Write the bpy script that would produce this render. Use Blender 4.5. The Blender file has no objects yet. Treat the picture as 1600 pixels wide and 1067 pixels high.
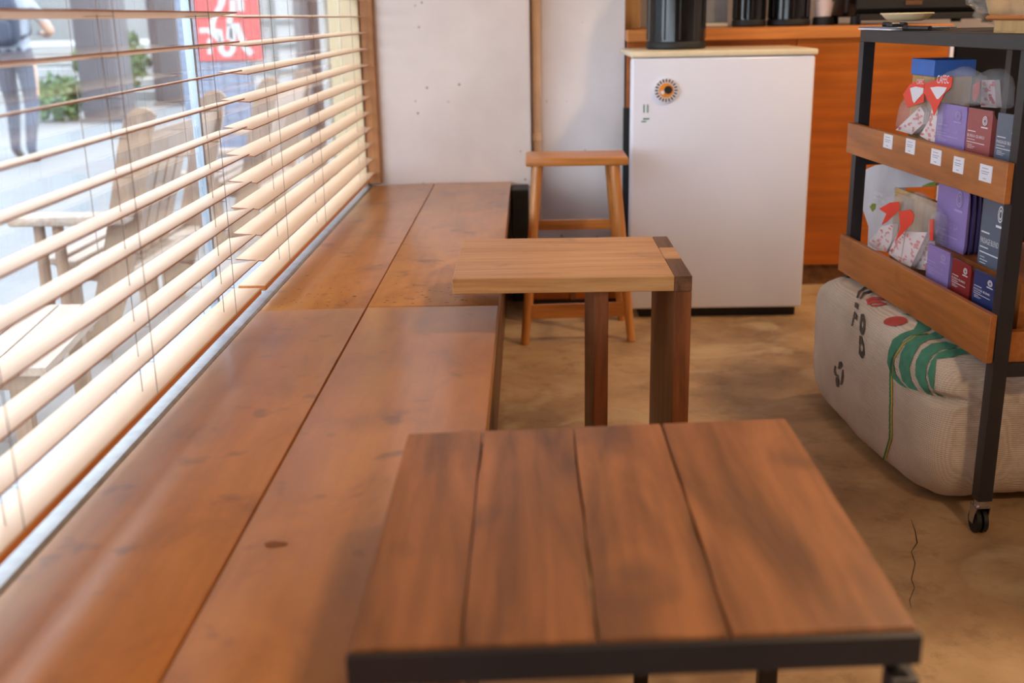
import bpy, bmesh, math, random
from mathutils import Vector, Matrix, noise
random.seed(7)
C = bpy.context.scene.collection
S = bpy.context.scene
PI = math.pi

# ------------------------------------------------------------------ camera
F_PX, CAM_H = 1700.0, 1.0
def _n(v): return Vector(v).normalized()
_Y = _n((24, 508, F_PX))                       # world +Y seen in (right, up, forward)
_D = Vector((110, -5767, 1700)); _D = (_D - _D.dot(_Y) * _Y).normalized()
_Z = -_D
_X = Vector((_Y.y*_Z.z - _Y.z*_Z.y, _Y.z*_Z.x - _Y.x*_Z.z, _Y.x*_Z.y - _Y.y*_Z.x))
if _X.x < 0: _X = -_X
RM = Matrix((_X, _Y, _Z))                      # world = RM @ (right, up, forward)
CAM = Vector((0, 0, CAM_H))
def ray(px, py): return RM @ _n((px - 800, 533.5 - py, F_PX))
def pix(px, py, axis, val):
    r = ray(px, py); t = (val - CAM[axis]) / r[axis]
    return CAM + t * r
def project(p):
    c = RM.transposed() @ (Vector(p) - CAM)
    return 800 + F_PX * c.x / c.z, 533.5 - F_PX * c.y / c.z
cd = bpy.data.cameras.new('camera'); cam = bpy.data.objects.new('camera', cd); C.objects.link(cam)
r_, u_, f_ = RM.col[0], RM.col[1], RM.col[2]
cam.matrix_world = Matrix(((r_.x, u_.x, -f_.x, 0), (r_.y, u_.y, -f_.y, 0), (r_.z, u_.z, -f_.z, CAM_H), (0, 0, 0, 1)))
cd.sensor_width = 36; cd.lens = F_PX / 1600 * 36; cd.clip_start = .02; cd.clip_end = 200
cd.dof.use_dof = True; cd.dof.focus_distance = 2.2; cd.dof.aperture_fstop = 3.6
S.camera = cam

# ------------------------------------------------------------------ sky, exposure
W = bpy.data.worlds.new('world'); S.world = W; W.use_nodes = True
bg = W.node_tree.nodes['Background']
bg.inputs[0].default_value = (.79, .89, 1.0, 1); bg.inputs[1].default_value = 5.6
S.view_settings.view_transform = 'Standard'; S.view_settings.look = 'None'
S.view_settings.gamma = 1; S.view_settings.exposure = 0.5; S.view_settings.use_curve_mapping = False
pl = bpy.data.lights.new('window_portal', 'AREA'); pl.shape = 'RECTANGLE'; pl.size = 5.3; pl.size_y = 1.7
pl.cycles.is_portal = True
po = bpy.data.objects.new('window_portal', pl); C.objects.link(po)
po.location = (-.71, 1.3, 1.28); po.rotation_euler = (PI/2, 0, -PI/2)
LAMP_W = 54.0
LAMP_COL = (1.0, .68, .40)
LAMPS = [(1.27, 2.42, 2.3), (.95, -.35, 2.15), (2.4, 3.5, 2.15)]

# ------------------------------------------------------------------ helpers
def lin(r, g, b):
    f = lambda c: (c/255/12.92) if c/255 <= .04045 else ((c/255+.055)/1.055)**2.4
    return (f(r), f(g), f(b), 1)
WM = {}
def _wm(loc, rz=0): return Matrix.Translation(loc) @ Matrix.Rotation(rz, 4, 'Z')
def tag(o, label=None, cat=None, group=None, kind=None):
    if label: o['label'] = label
    if cat: o['category'] = cat
    if group: o['group'] = group
    if kind: o['kind'] = kind
    return o
def thing(name, label, cat, loc=(0, 0, 0), rz=0, group=None, kind=None):
    o = bpy.data.objects.new(name, None); C.objects.link(o); o.empty_display_size = .05
    o.location = loc; o.rotation_euler = (0, 0, rz); WM[o.name] = _wm(loc, rz)
    return tag(o, label, cat, group, kind)
def finish(bm, name, mats, smooth=35):
    me = bpy.data.meshes.new(name)
    bmesh.ops.recalc_face_normals(bm, faces=bm.faces)
    bm.to_mesh(me); bm.free()
    for m in (mats if isinstance(mats, (list, tuple)) else [mats]): me.materials.append(m)
    if smooth:
        me.polygons.foreach_set('use_smooth', [True]*len(me.polygons))
        me.set_sharp_from_angle(angle=math.radians(smooth))
    return me
def obj(name, bm, mat, parent=None, smooth=35, loc=None):
    """bm holds world coordinates; they become local to the parent (or to loc)."""
    if parent is not None: m = WM[parent.name]
    elif loc is not None: m = _wm(loc)
    else: m = Matrix.Identity(4)
    bm.transform(m.inverted())
    o = bpy.data.objects.new(name, finish(bm, name, mat, smooth)); C.objects.link(o)
    if parent is not None: o.parent = parent
    elif loc is not None: o.location = loc
    WM[o.name] = m
    return o
def struct(name, bm, mat, smooth=0):
    o = obj(name, bm, mat, None, smooth); o['kind'] = 'structure'; return o
def BM(): return bmesh.new()
ID = Matrix.Identity(4)
def box(bm, lo, hi, bev=0, seg=1, M=ID):
    lo = Vector(lo); hi = Vector(hi); c = (lo+hi)/2; s = hi-lo
    r = bmesh.ops.create_cube(bm, size=1, matrix=M @ Matrix.Translation(c) @ Matrix.Diagonal((abs(s.x), abs(s.y), abs(s.z), 1)))
    if bev:
        vs = set(r['verts']); es = [e for e in bm.edges if e.verts[0] in vs and e.verts[1] in vs]
        bmesh.ops.bevel(bm, geom=es, offset=bev, segments=seg, affect='EDGES', profile=.5)
    return bm
def bx(lo, hi, bev=0, seg=1, M=ID): return box(BM(), lo, hi, bev, seg, M)
def cyl(bm, p0, p1, r0, r1=None, seg=20, cap=True):
    r1 = r0 if r1 is None else r1
    p0 = Vector(p0); p1 = Vector(p1); d = p1-p0
    q = d.to_track_quat('Z', 'Y').to_matrix().to_4x4()
    bmesh.ops.create_cone(bm, cap_ends=cap, segments=seg, radius1=r0, radius2=r1, depth=d.length,
                          matrix=Matrix.Translation((p0+p1)/2) @ q)
    return bm
def lathe(bm, prof, c=(0, 0, 0), seg=32):
    rings = []
    for r, z in prof:
        rings.append([bm.verts.new((c[0]+r*math.cos(2*PI*i/seg), c[1]+r*math.sin(2*PI*i/seg), c[2]+z)) for i in range(seg)])
    for a, b in zip(rings, rings[1:]):
        for i in range(seg):
            j = (i+1) % seg; bm.faces.new((a[i], a[j], b[j], b[i]))
    bm.faces.new(rings[0][::-1]); bm.faces.new(rings[-1]); return bm
def tube(bm, pts, r, seg=8):
    pts = [Vector(p) for p in pts]; rings = []
    for i, p in enumerate(pts):
        d = (pts[min(i+1, len(pts)-1)] - pts[max(i-1, 0)]).normalized()
        a = d.orthogonal().normalized() if abs(d.z) > .9 else d.cross(Vector((0, 0, 1))).normalized()
        b = d.cross(a)
        rings.append([bm.verts.new(p + r*(math.cos(2*PI*k/seg)*a + math.sin(2*PI*k/seg)*b)) for k in range(seg)])
    for a, b in zip(rings, rings[1:]):
        for i in range(seg):
            j = (i+1) % seg; bm.faces.new((a[i], a[j], b[j], b[i]))
    bm.faces.new(rings[0][::-1]); bm.faces.new(rings[-1]); return bm
def prism(bm, pts, d):
    """closed outline pts (3D, planar) extruded by vector d"""
    d = Vector(d); a = [bm.verts.new(p) for p in pts]; b = [bm.verts.new(Vector(p)+d) for p in pts]
    n = len(a)
    bm.faces.new(a); bm.faces.new(b[::-1])
    for i in range(n):
        j = (i+1) % n; bm.faces.new((a[j], a[i], b[i], b[j]))
    return bm
def loft(bm, rings, cap=True):
    R = [[bm.verts.new(p) for p in r] for r in rings]
    for a, b in zip(R, R[1:]):
        n = len(a)
        for i in range(n):
            j = (i+1) % n; bm.faces.new((a[i], a[j], b[j], b[i]))
    if cap: bm.faces.new(R[0][::-1]); bm.faces.new(R[-1])
    return bm
_tc = {}
def text_geo(s):
    if s not in _tc:
        cu = bpy.data.curves.new('t', 'FONT'); cu.body = s; cu.size = 1; cu.resolution_u = 2
        ob = bpy.data.objects.new('t', cu); C.objects.link(ob)
        dg = bpy.context.evaluated_depsgraph_get(); me = bpy.data.meshes.new_from_object(ob.evaluated_get(dg))
        _tc[s] = ([v.co.copy() for v in me.vertices], [tuple(p.vertices) for p in me.polygons])
        bpy.data.objects.remove(ob); bpy.data.curves.remove(cu); bpy.data.meshes.remove(me)
    return _tc[s]
def text(bm, s, o, ax, ay, width, height):
    vs, fs = text_geo(s); o = Vector(o); ax = Vector(ax); ay = Vector(ay)
    if not vs: return bm
    x0 = min(v.x for v in vs); x1 = max(v.x for v in vs); y0 = min(v.y for v in vs); y1 = max(v.y for v in vs)
    nv = [bm.verts.new(o + ax*((v.x-x0)/(x1-x0)*width) + ay*((v.y-y0)/(y1-y0)*height)) for v in vs]
    for f in fs:
        try: bm.faces.new([nv[i] for i in f])
        except ValueError: pass
    return bm

# ------------------------------------------------------------------ materials
def newmat(name):
    m = bpy.data.materials.new(name); m.use_nodes = True
    nt = m.node_tree; return m, nt, nt.nodes['Principled BSDF']
def nd(nt, t, **k):
    n = nt.nodes.new(t)
    for a, b in k.items():
        if a in n.inputs: n.inputs[a].default_value = b
        else: setattr(n, a, b)
    return n
def ramp(nt, stops, interp='LINEAR'):
    n = nt.nodes.new('ShaderNodeValToRGB'); e = n.color_ramp.elements; n.color_ramp.interpolation = interp
    while len(e) < len(stops): e.new(.5)
    for i, (p, c) in enumerate(stops): e[i].position = p; e[i].color = c
    return n
def coords(nt, scale, kind='Object', rnd=True):
    tc = nt.nodes.new('ShaderNodeTexCoord'); mp = nt.nodes.new('ShaderNodeMapping'); mp.inputs['Scale'].default_value = scale
    if rnd:
        oi = nt.nodes.new('ShaderNodeObjectInfo'); ml = nt.nodes.new('ShaderNodeVectorMath'); ml.operation = 'SCALE'
        cx = nt.nodes.new('ShaderNodeCombineXYZ')
        for i in range(3): nt.links.new(oi.outputs['Random'], cx.inputs[i])
        nt.links.new(cx.outputs[0], ml.inputs[0]); ml.inputs['Scale'].default_value = 7.3
        ad = nt.nodes.new('ShaderNodeVectorMath'); ad.operation = 'ADD'
        nt.links.new(tc.outputs[kind], ad.inputs[0]); nt.links.new(ml.outputs[0], ad.inputs[1])
        nt.links.new(ad.outputs[0], mp.inputs['Vector'])
    else: nt.links.new(tc.outputs[kind], mp.inputs['Vector'])
    return mp.outputs[0]
def mix(nt, fac, a, b, mode='MIX'):
    n = nt.nodes.new('ShaderNodeMix'); n.data_type = 'RGBA'; n.blend_type = mode
    for s, v in ((n.inputs[0], fac), (n.inputs[6], a), (n.inputs[7], b)):
        if hasattr(v, 'links'): nt.links.new(v, s)
        else: s.default_value = v
    return n.outputs[2]
def bump(nt, b, h, strength=.2, dist=.002):
    n = nt.nodes.new('ShaderNodeBump'); n.inputs['Strength'].default_value = strength; n.inputs['Distance'].default_value = dist
    nt.links.new(h, n.inputs['Height']); nt.links.new(n.outputs[0], b.inputs['Normal'])
def plain(name, col, rough=.5, metal=0, spec=.5, var=.06, scale=12, coat=0, bmp=0):
    m, nt, b = newmat(name)
    n = nd(nt, 'ShaderNodeTexNoise', Scale=scale, Detail=4.0)
    nt.links.new(coords(nt, (1, 1, 1)), n.inputs['Vector'])
    dk = tuple(c*(1-var*2) for c in col[:3])+(1,); lt = tuple(min(1, c*(1+var)) for c in col[:3])+(1,)
    r = ramp(nt, [(.3, dk), (.7, lt)]); nt.links.new(n.outputs[0], r.inputs[0])
    nt.links.new(r.outputs[0], b.inputs['Base Color'])
    b.inputs['Roughness'].default_value = rough; b.inputs['Metallic'].default_value = metal
    b.inputs['Specular IOR Level'].default_value = spec; b.inputs['Coat Weight'].default_value = coat
    if bmp: bump(nt, b, n.outputs[0], bmp)
    return m
def wood(name, dark, mid, light, axis=1, grain=26, rough=.4, blotch=.4, spots=0, streak=9, coat=0, bmp=.12, spotcol=None, fine=.75):
    m, nt, b = newmat(name)
    sc = [grain]*3; sc[axis] = grain/streak
    v = coords(nt, tuple(sc))
    n1 = nd(nt, 'ShaderNodeTexNoise', Scale=1.0, Detail=6.0, Roughness=.6, Distortion=.7); nt.links.new(v, n1.inputs['Vector'])
    r = ramp(nt, [(.28, dark), (.5, mid), (.72, light)]); nt.links.new(n1.outputs[0], r.inputs[0])
    sc2 = [grain*5]*3; sc2[axis] = grain*.22
    n2 = nd(nt, 'ShaderNodeTexNoise', Scale=1.0, Detail=3.0); nt.links.new(coords(nt, tuple(sc2)), n2.inputs['Vector'])
    r2 = ramp(nt, [(.35, (.72, .72, .72, 1)), (.6, (1, 1, 1, 1))]); nt.links.new(n2.outputs[0], r2.inputs[0])
    col = mix(nt, fine, r.outputs[0], r2.outputs[0], 'MULTIPLY')
    n3 = nd(nt, 'ShaderNodeTexNoise', Scale=4.5, Detail=3.0); nt.links.new(coords(nt, (1, 1, 1)), n3.inputs['Vector'])
    r3 = ramp(nt, [(.33, (.70, .66, .62, 1)), (.62, (1.0, 1.0, 1.0, 1))]); nt.links.new(n3.outputs[0], r3.inputs[0])
    col = mix(nt, blotch, col, r3.outputs[0], 'MULTIPLY')
    if spots:
        sp = [9, 9, 9]; sp[axis] = 5
        vo = nd(nt, 'ShaderNodeTexNoise', Scale=spots, Detail=2.0); nt.links.new(coords(nt, (1, 1, 1)), vo.inputs['Vector'])
        r4 = ramp(nt, [(.63, (0, 0, 0, 1)), (.74, (1, 1, 1, 1))]); nt.links.new(vo.outputs[0], r4.inputs[0])
        ma = nt.nodes.new('ShaderNodeMath'); ma.operation = 'MULTIPLY'; ma.inputs[1].default_value = .6
        nt.links.new(r4.outputs[0], ma.inputs[0])
        col = mix(nt, ma.outputs[0], col, spotcol or tuple(c*.35 for c in mid[:3])+(1,))
    nt.links.new(col, b.inputs['Base Color'])
    rr = nd(nt, 'ShaderNodeMapRange'); rr.inputs['To Min'].default_value = rough*.8; rr.inputs['To Max'].default_value = min(1, rough*1.25)
    nt.links.new(n3.outputs[0], rr.inputs['Value']); nt.links.new(rr.outputs[0], b.inputs['Roughness'])
    b.inputs['Coat Weight'].default_value = coat; b.inputs['Coat Roughness'].default_value = .32
    if bmp: bump(nt, b, n2.outputs[0], bmp, .001)
    return m
def sheer(name, col, alpha=.75, rough=.15):
    """thin clear film: mostly transparent with gloss and a little haze"""
    m, nt, b = newmat(name); out = nt.nodes['Material Output']
    tr = nt.nodes.new('ShaderNodeBsdfTransparent'); tr.inputs[0].default_value = col
    b.inputs['Base Color'].default_value = col; b.inputs['Roughness'].default_value = rough
    n = nd(nt, 'ShaderNodeTexNoise', Scale=28.0, Detail=4.0, Distortion=1.5); nt.links.new(coords(nt, (1, 1, 1)), n.inputs['Vector'])
    bump(nt, b, n.outputs[0], .8, .006)
    ms = nt.nodes.new('ShaderNodeMixShader'); ms.inputs[0].default_value = alpha
    nt.links.new(b.outputs[0], ms.inputs[1]); nt.links.new(tr.outputs[0], ms.inputs[2]); nt.links.new(ms.outputs[0], out.inputs[0])
    return m
def glass_mat():
    m, nt, b = newmat('window_glass'); out = nt.nodes['Material Output']; nt.nodes.remove(b)
    tr = nt.nodes.new('ShaderNodeBsdfTransparent'); tr.inputs[0].default_value = (.97, .985, .98, 1)
    gl = nt.nodes.new('ShaderNodeBsdfGlossy'); gl.inputs['Roughness'].default_value = .01
    n = nd(nt, 'ShaderNodeTexNoise', Scale=2.0); nt.links.new(coords(nt, (1, 1, 1)), n.inputs['Vector'])
    lw = nt.nodes.new('ShaderNodeLayerWeight'); pw = nt.nodes.new('ShaderNodeMath'); pw.operation = 'POWER'; pw.inputs[1].default_value = 5
    nt.links.new(lw.outputs['Facing'], pw.inputs[0])
    fr = nt.nodes.new('ShaderNodeMath'); fr.operation = 'MULTIPLY_ADD'; fr.inputs[1].default_value = .9; fr.inputs[2].default_value = .04
    nt.links.new(pw.outputs[0], fr.inputs[0])
    mp = nd(nt, 'ShaderNodeMapRange'); mp.inputs['To Min'].default_value = .95; mp.inputs['To Max'].default_value = 1.05
    nt.links.new(n.outputs[0], mp.inputs['Value'])
    mu = nt.nodes.new('ShaderNodeMath'); mu.operation = 'MULTIPLY'
    nt.links.new(fr.outputs[0], mu.inputs[0]); nt.links.new(mp.outputs[0], mu.inputs[1])
    ms = nt.nodes.new('ShaderNodeMixShader')
    nt.links.new(mu.outputs[0], ms.inputs[0]); nt.links.new(tr.outputs[0], ms.inputs[1]); nt.links.new(gl.outputs[0], ms.inputs[2])
    nt.links.new(ms.outputs[0], out.inputs[0]); return m
def slat_mat():
    m, nt, b = newmat('slat_wood'); out = nt.nodes['Material Output']
    v = coords(nt, (30, 3, 30)); n = nd(nt, 'ShaderNodeTexNoise', Scale=1.0, Detail=4.0); nt.links.new(v, n.inputs['Vector'])
    r = ramp(nt, [(.3, lin(214, 182, 150)), (.7, lin(228, 200, 170))]); nt.links.new(n.outputs[0], r.inputs[0])
    nt.links.new(r.outputs[0], b.inputs['Base Color']); b.inputs['Roughness'].default_value = .38
    t = nt.nodes.new('ShaderNodeBsdfTranslucent'); t.inputs[0].default_value = lin(236, 190, 160)
    ms = nt.nodes.new('ShaderNodeMixShader'); ms.inputs[0].default_value = .18
    nt.links.new(b.outputs[0], ms.inputs[1]); nt.links.new(t.outputs[0], ms.inputs[2]); nt.links.new(ms.outputs[0], out.inputs[0])
    return m
def concrete():
    m, nt, b = newmat('floor_concrete')
    v = coords(nt, (1, 1, 1), rnd=False)
    n1 = nd(nt, 'ShaderNodeTexNoise', Scale=2.2, Detail=8.0, Roughness=.62, Distortion=.4); nt.links.new(v, n1.inputs['Vector'])
    r1 = ramp(nt, [(.32, lin(134, 106, 76)), (.5, lin(176, 144, 106)), (.68, lin(206, 176, 136))]); nt.links.new(n1.outputs[0], r1.inputs[0])
    n2 = nd(nt, 'ShaderNodeTexNoise', Scale=14.0, Detail=6.0, Roughness=.7); nt.links.new(v, n2.inputs['Vector'])
    r2 = ramp(nt, [(.33, (.55, .52, .5, 1)), (.47, (1, 1, 1, 1))]); nt.links.new(n2.outputs[0], r2.inputs[0])
    c = mix(nt, .55, r1.outputs[0], r2.outputs[0], 'MULTIPLY')
    n3 = nd(nt, 'ShaderNodeTexNoise', Scale=3.4, Detail=5.0, Distortion=1.0); nt.links.new(coords(nt, (1, 1.3, 1), rnd=False), n3.inputs['Vector'])
    r3 = ramp(nt, [(.55, (0, 0, 0, 1)), (.66, (1, 1, 1, 1))]); nt.links.new(n3.outputs[0], r3.inputs[0])
    ml = nt.nodes.new('ShaderNodeMath'); ml.operation = 'MULTIPLY'; ml.inputs[1].default_value = .5; nt.links.new(r3.outputs[0], ml.inputs[0])
    c = mix(nt, ml.outputs[0], c, lin(196, 176, 140))
    nt.links.new(c, b.inputs['Base Color'])
    b.inputs['Roughness'].default_value = .55
    bump(nt, b, n2.outputs[0], .25, .003); return m
def plaster(name, a, c):
    m, nt, b = newmat(name); v = coords(nt, (1, 1, 1), rnd=False)
    n1 = nd(nt, 'ShaderNodeTexNoise', Scale=3.0, Detail=6.0); nt.links.new(v, n1.inputs['Vector'])
    r1 = ramp(nt, [(.35, a), (.65, c)]); nt.links.new(n1.outputs[0], r1.inputs[0])
    n2 = nd(nt, 'ShaderNodeTexVoronoi', Scale=20.0); nt.links.new(v, n2.inputs['Vector'])
    r2 = ramp(nt, [(.07, (1, 1, 1, 1)), (.12, (0, 0, 0, 1))]); nt.links.new(n2.outputs['Distance'], r2.inputs[0])
    n4 = nd(nt, 'ShaderNodeTexNoise', Scale=6.0, Detail=2.0); nt.links.new(v, n4.inputs['Vector'])
    r4 = ramp(nt, [(.5, (0, 0, 0, 1)), (.6, (1, 1, 1, 1))]); nt.links.new(n4.outputs[0], r4.inputs[0])
    mm = nt.nodes.new('ShaderNodeMath'); mm.operation = 'MULTIPLY'; nt.links.new(r2.outputs[0], mm.inputs[0]); nt.links.new(r4.outputs[0], mm.inputs[1])
    m2 = nt.nodes.new('ShaderNodeMath'); m2.operation = 'MULTIPLY'; m2.inputs[1].default_value = .75; nt.links.new(mm.outputs[0], m2.inputs[0])
    col = mix(nt, m2.outputs[0], r1.outputs[0], lin(120, 100, 82))
    nt.links.new(col, b.inputs['Base Color']); b.inputs['Roughness'].default_value = .6
    n3 = nd(nt, 'ShaderNodeTexNoise', Scale=9.0, Detail=5.0); nt.links.new(v, n3.inputs['Vector'])
    bump(nt, b, n3.outputs[0], .35, .008); return m
def burlap():
    m, nt, b = newmat('burlap'); v = coords(nt, (1, 1, 1))
    wv = [nd(nt, 'ShaderNodeTexWave', Scale=s, Distortion=1.2, Detail=1.0, bands_direction=d) for d, s in (('Y', 72.0), ('Z', 72.0))]
    for w in wv: nt.links.new(v, w.inputs['Vector']); w.inputs['Detail Scale'].default_value = 2
    ad = nt.nodes.new('ShaderNodeMath'); ad.operation = 'ADD'; nt.links.new(wv[0].outputs[1], ad.inputs[0]); nt.links.new(wv[1].outputs[1], ad.inputs[1])
    n = nd(nt, 'ShaderNodeTexNoise', Scale=6.0, Detail=4.0); nt.links.new(v, n.inputs['Vector'])
    r = ramp(nt, [(.3, lin(206, 190, 172)), (.7, lin(232, 218, 202))]); nt.links.new(n.outputs[0], r.inputs[0])
    r2 = ramp(nt, [(.2, (.78, .76, .74, 1)), (.7, (1, 1, 1, 1))])
    hf = nt.nodes.new('ShaderNodeMath'); hf.operation = 'MULTIPLY'; hf.inputs[1].default_value = .5; nt.links.new(ad.outputs[0], hf.inputs[0]); nt.links.new(hf.outputs[0], r2.inputs[0])
    nt.links.new(mix(nt, .8, r.outputs[0], r2.outputs[0], 'MULTIPLY'), b.inputs['Base Color'])
    b.inputs['Roughness'].default_value = .9; b.inputs['Specular IOR Level'].default_value = .15
    bump(nt, b, ad.outputs[0], .5, .002); return m
def emis(name, col, s):
    m, nt, b = newmat(name); b.inputs['Base Color'].default_value = (.8, .8, .8, 1)
    b.inputs['Emission Color'].default_value = col; b.inputs['Emission Strength'].default_value = s; return m

MAT = dict(
    floor=concrete(), wall=plaster('wall_plaster', lin(222, 214, 214), lin(236, 230, 230)),
    ceiling=plain('ceiling_paint', lin(226, 216, 204), .8),
    slat=slat_mat(), slat_backlit_edge=plain('slat_backlit_edge', lin(150, 82, 58), .5), cord=plain('cord', lin(140, 126, 122), .7),
    rail_wood=wood('rail_wood', lin(196, 116, 52), lin(206, 128, 60), lin(214, 138, 70), 1, 30, .4, .1),
    glass=glass_mat(), steel=plain('brushed_steel', lin(150, 160, 172), .35, .8),
    sill=plain('sill_stone', lin(142, 145, 155), .3, scale=40, var=.12),
    bench=wood('bench_wood', lin(164, 104, 42), lin(196, 130, 56), lin(210, 146, 68), 1, 11, .36, .5, 15, 2.2, .8, bmp=.04, fine=.35, spotcol=lin(92, 50, 26)),
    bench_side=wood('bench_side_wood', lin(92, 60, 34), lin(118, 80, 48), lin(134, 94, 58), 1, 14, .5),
    oak=wood('pale_oak', lin(184, 130, 78), lin(210, 158, 102), lin(222, 174, 120), 0, 22, .38, .25, 10, 8, spotcol=lin(130, 96, 70)),
    walnut=wood('dark_walnut', lin(104, 60, 34), lin(144, 86, 50), lin(164, 102, 62), 2, 22, .42, .3),
    walnut_end=wood('walnut_end', lin(96, 66, 44), lin(124, 88, 60), lin(140, 100, 70), 1, 26, .5, .3),
    teak=wood('teak_plank', lin(96, 68, 50), lin(160, 108, 68), lin(194, 132, 86), 1, 15, .36, .35, 7, 7, .1, spotcol=lin(108, 76, 58)),
    black=plain('black_steel', lin(36, 36, 40), .38, .0, .5), black_gloss=plain('black_gloss', lin(14, 14, 16), .12),
    dark=plain('dark_rubber', lin(24, 23, 23), .6), chrome=plain('chrome', lin(190, 190, 195), .2, 1),
    stool=wood('stool_pine', lin(176, 108, 48), lin(204, 136, 70), lin(218, 154, 88), 0, 20, .35, .25, coat=.2),
    stool_leg=wood('stool_leg_pine', lin(176, 108, 48), lin(206, 138, 72), lin(218, 154, 88), 2, 20, .35, .25, coat=.2),
    fridge=plain('fridge_enamel', lin(228, 232, 248), .28, var=.015, scale=3), fridge_top=plain('fridge_top', lin(232, 218, 186), .35),
    counter=wood('counter_ply', lin(168, 84, 20), lin(190, 102, 28), lin(204, 118, 40), 0, 7, .4, .3, streak=6),
    counter_top=wood('counter_top_wood', lin(196, 118, 56), lin(214, 136, 70), lin(224, 150, 84), 0, 14, .35, .2),
    shelf=wood('shelf_wood', lin(158, 92, 40), lin(182, 110, 52), lin(196, 124, 64), 1, 14, .4, .2, 6),
    paper=plain('white_paper', lin(232, 228, 236), .8, var=.02), ink=plain('dark_ink', lin(70, 66, 74), .7),
    inkblue=plain('grey_ink', lin(128, 122, 140), .7),
    purple=plain('purple_foil', lin(150, 128, 190), .35, scale=5), mauve=plain('red_foil', lin(164, 84, 84), .35, scale=5),
    slate=plain('slate_foil', lin(100, 110, 128), .32, scale=5), navy=plain('navy_foil', lin(44, 58, 108), .3, scale=5),
    wine=plain('wine_foil', lin(140, 44, 44), .3, scale=5), dkpurple=plain('dark_purple_foil', lin(84, 74, 128), .3, scale=5),
    white_print=plain('white_print', lin(236, 232, 238), .5, var=.02), lilac_print=plain('lilac_print', lin(184, 166, 214), .5, var=.02),
    red=plain('red_label', lin(238, 66, 44), .4, var=.04), film=sheer('clear_film', (.97, .97, .98, 1), .86),
    filt=plain('filter_paper', lin(244, 226, 222), .8, var=.03, scale=20), pink=plain('pink_print', lin(240, 150, 146), .7),
    card=wood('cardboard', lin(186, 146, 96), lin(200, 160, 108), lin(210, 170, 120), 2, 12, .8, .1),
    blue=plain('blue_lid', lin(64, 112, 196), .5), greybox=plain('grey_box', lin(176, 172, 170), .7),
    greypaper=plain('grey_paper', lin(198, 196, 204), .7, var=.08, scale=8), leafgreen=plain('leaf_green_print', lin(120, 140, 50), .7),
    burlap=burlap(), pgreen=plain('sack_green_ink', lin(70, 134, 108), .9, scale=60, var=.1), pred=plain('sack_red_ink', lin(190, 74, 66), .9, scale=60, var=.1),
    pblack=plain('sack_black_ink', lin(84, 76, 70), .9, scale=60, var=.12), pyellow=plain('sack_yellow_thread', lin(196, 172, 70), .9),
    pdkgreen=plain('sack_thread_green', lin(60, 130, 92), .9),
    pipe=plain('painted_pipe', lin(226, 190, 150), .4), cream=plain('cream_plastic', lin(236, 214, 170), .4),
    orange=plain('orange_face', lin(238, 150, 60), .5), green_ink=plain('green_sticker', lin(96, 150, 130), .6),
    bread=plain('bread_crust', lin(214, 160, 90), .7, var=.15), warm=emis('bulb_glow', (1, .62, .32, 1), 6.0),
    deck=wood('weathered_cedar', lin(110, 84, 69), lin(127, 102, 84), lin(140, 114, 96), 2, 22, .6, .2),
    deck_y=wood('weathered_cedar_seat', lin(129, 109, 95), lin(146, 127, 114), lin(157, 140, 127), 1, 22, .55, .2),
    street=plain('pavement', lin(104, 105, 108), .8, var=.04, scale=3), pillar=plain('grey_pillar', lin(72, 67, 72), .7),
    white_wall=plain('white_render', lin(145, 145, 145), .8, var=.03), tile=plain('pale_blue_tile', lin(103, 115, 138), .3, var=.04),
    grout=plain('grout', lin(90, 100, 121), .8), sign=plain('red_sign', lin(172, 50, 52), .5, var=.03), white_sign=plain('white_sign', lin(164, 164, 165), .5, var=.02),
    frame_grey=plain('frame_grey', lin(90, 96, 96), .5), shutter=plain('grey_shutter', lin(102, 98, 102), .6), leaf=plain('leaf', lin(79, 105, 53), .6, var=.25, scale=20),
    shirt=plain('shirt', lin(138, 141, 150), .8), trouser=plain('trousers', lin(71, 72, 84), .8), skin=plain('skin', lin(177, 138, 117), .6),
    shoe=plain('shoe', lin(90, 78, 70), .6), pack=plain('backpack_cloth', lin(50, 53, 69), .8), hair=plain('hair', lin(40, 34, 32), .6),
    knot=plain('knot_brown', lin(130, 80, 44), .4, scale=90),
    corner_shade=wood('corner_shade_brown', lin(150, 98, 54), lin(176, 120, 72), lin(190, 134, 84), 2, 20, .5),
    jamb=plain('jamb_paint', lin(196, 176, 144), .6, var=.03),
    salmon=plain('salmon_render', lin(152, 103, 88), .8), crack=plain('crack_dark', lin(64, 44, 32), .9),
)

# ------------------------------------------------------------------ room shell
XG = -.66                       # glass plane
struct('floor', bx((-.60, -3, -.12), (3.6, 5.3, 0)), MAT['floor'])
struct('ceiling', bx((-.70, -3, 2.6), (3.6, 5.3, 2.75)), MAT['ceiling'])
struct('wall_right', bx((3.6, -3, 0), (3.75, 5.3, 2.6)), MAT['wall'])
struct('wall_near', bx((-.70, -3.15, 0), (3.6, -3, 2.6)), MAT['wall'])
struct('wall_far', bx((.35, 5.3, 0), (3.6, 5.45, 2.6)), MAT['wall'])
bm = BM(); box(bm, (-.70, 4.0, -.3), (.008, 4.25, 2.6), .012, 2); struct('wall_back', bm, MAT['wall'], 40)
struct('wall_recess', bx((.008, 4.10, 0), (.352, 5.3, 2.6)), MAT['wall'])
bm = BM(); box(bm, (-.70, -3, -.3), (-.60, 4.0, .391)); box(bm, (-.70, -3, 2.12), (-.60, 4.0, 2.6)); box(bm, (-.70, -3, .391), (-.60, -1.4, 2.12))
struct('wall_left', bm, MAT['wall'])
struct('trim_1', bx((-.72, -1.4, .392), (-.5795, 3.998, .414), .004), MAT['sill'])
w1 = thing('window_1', None, None, (XG, 1.3, .418), kind='structure')
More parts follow.
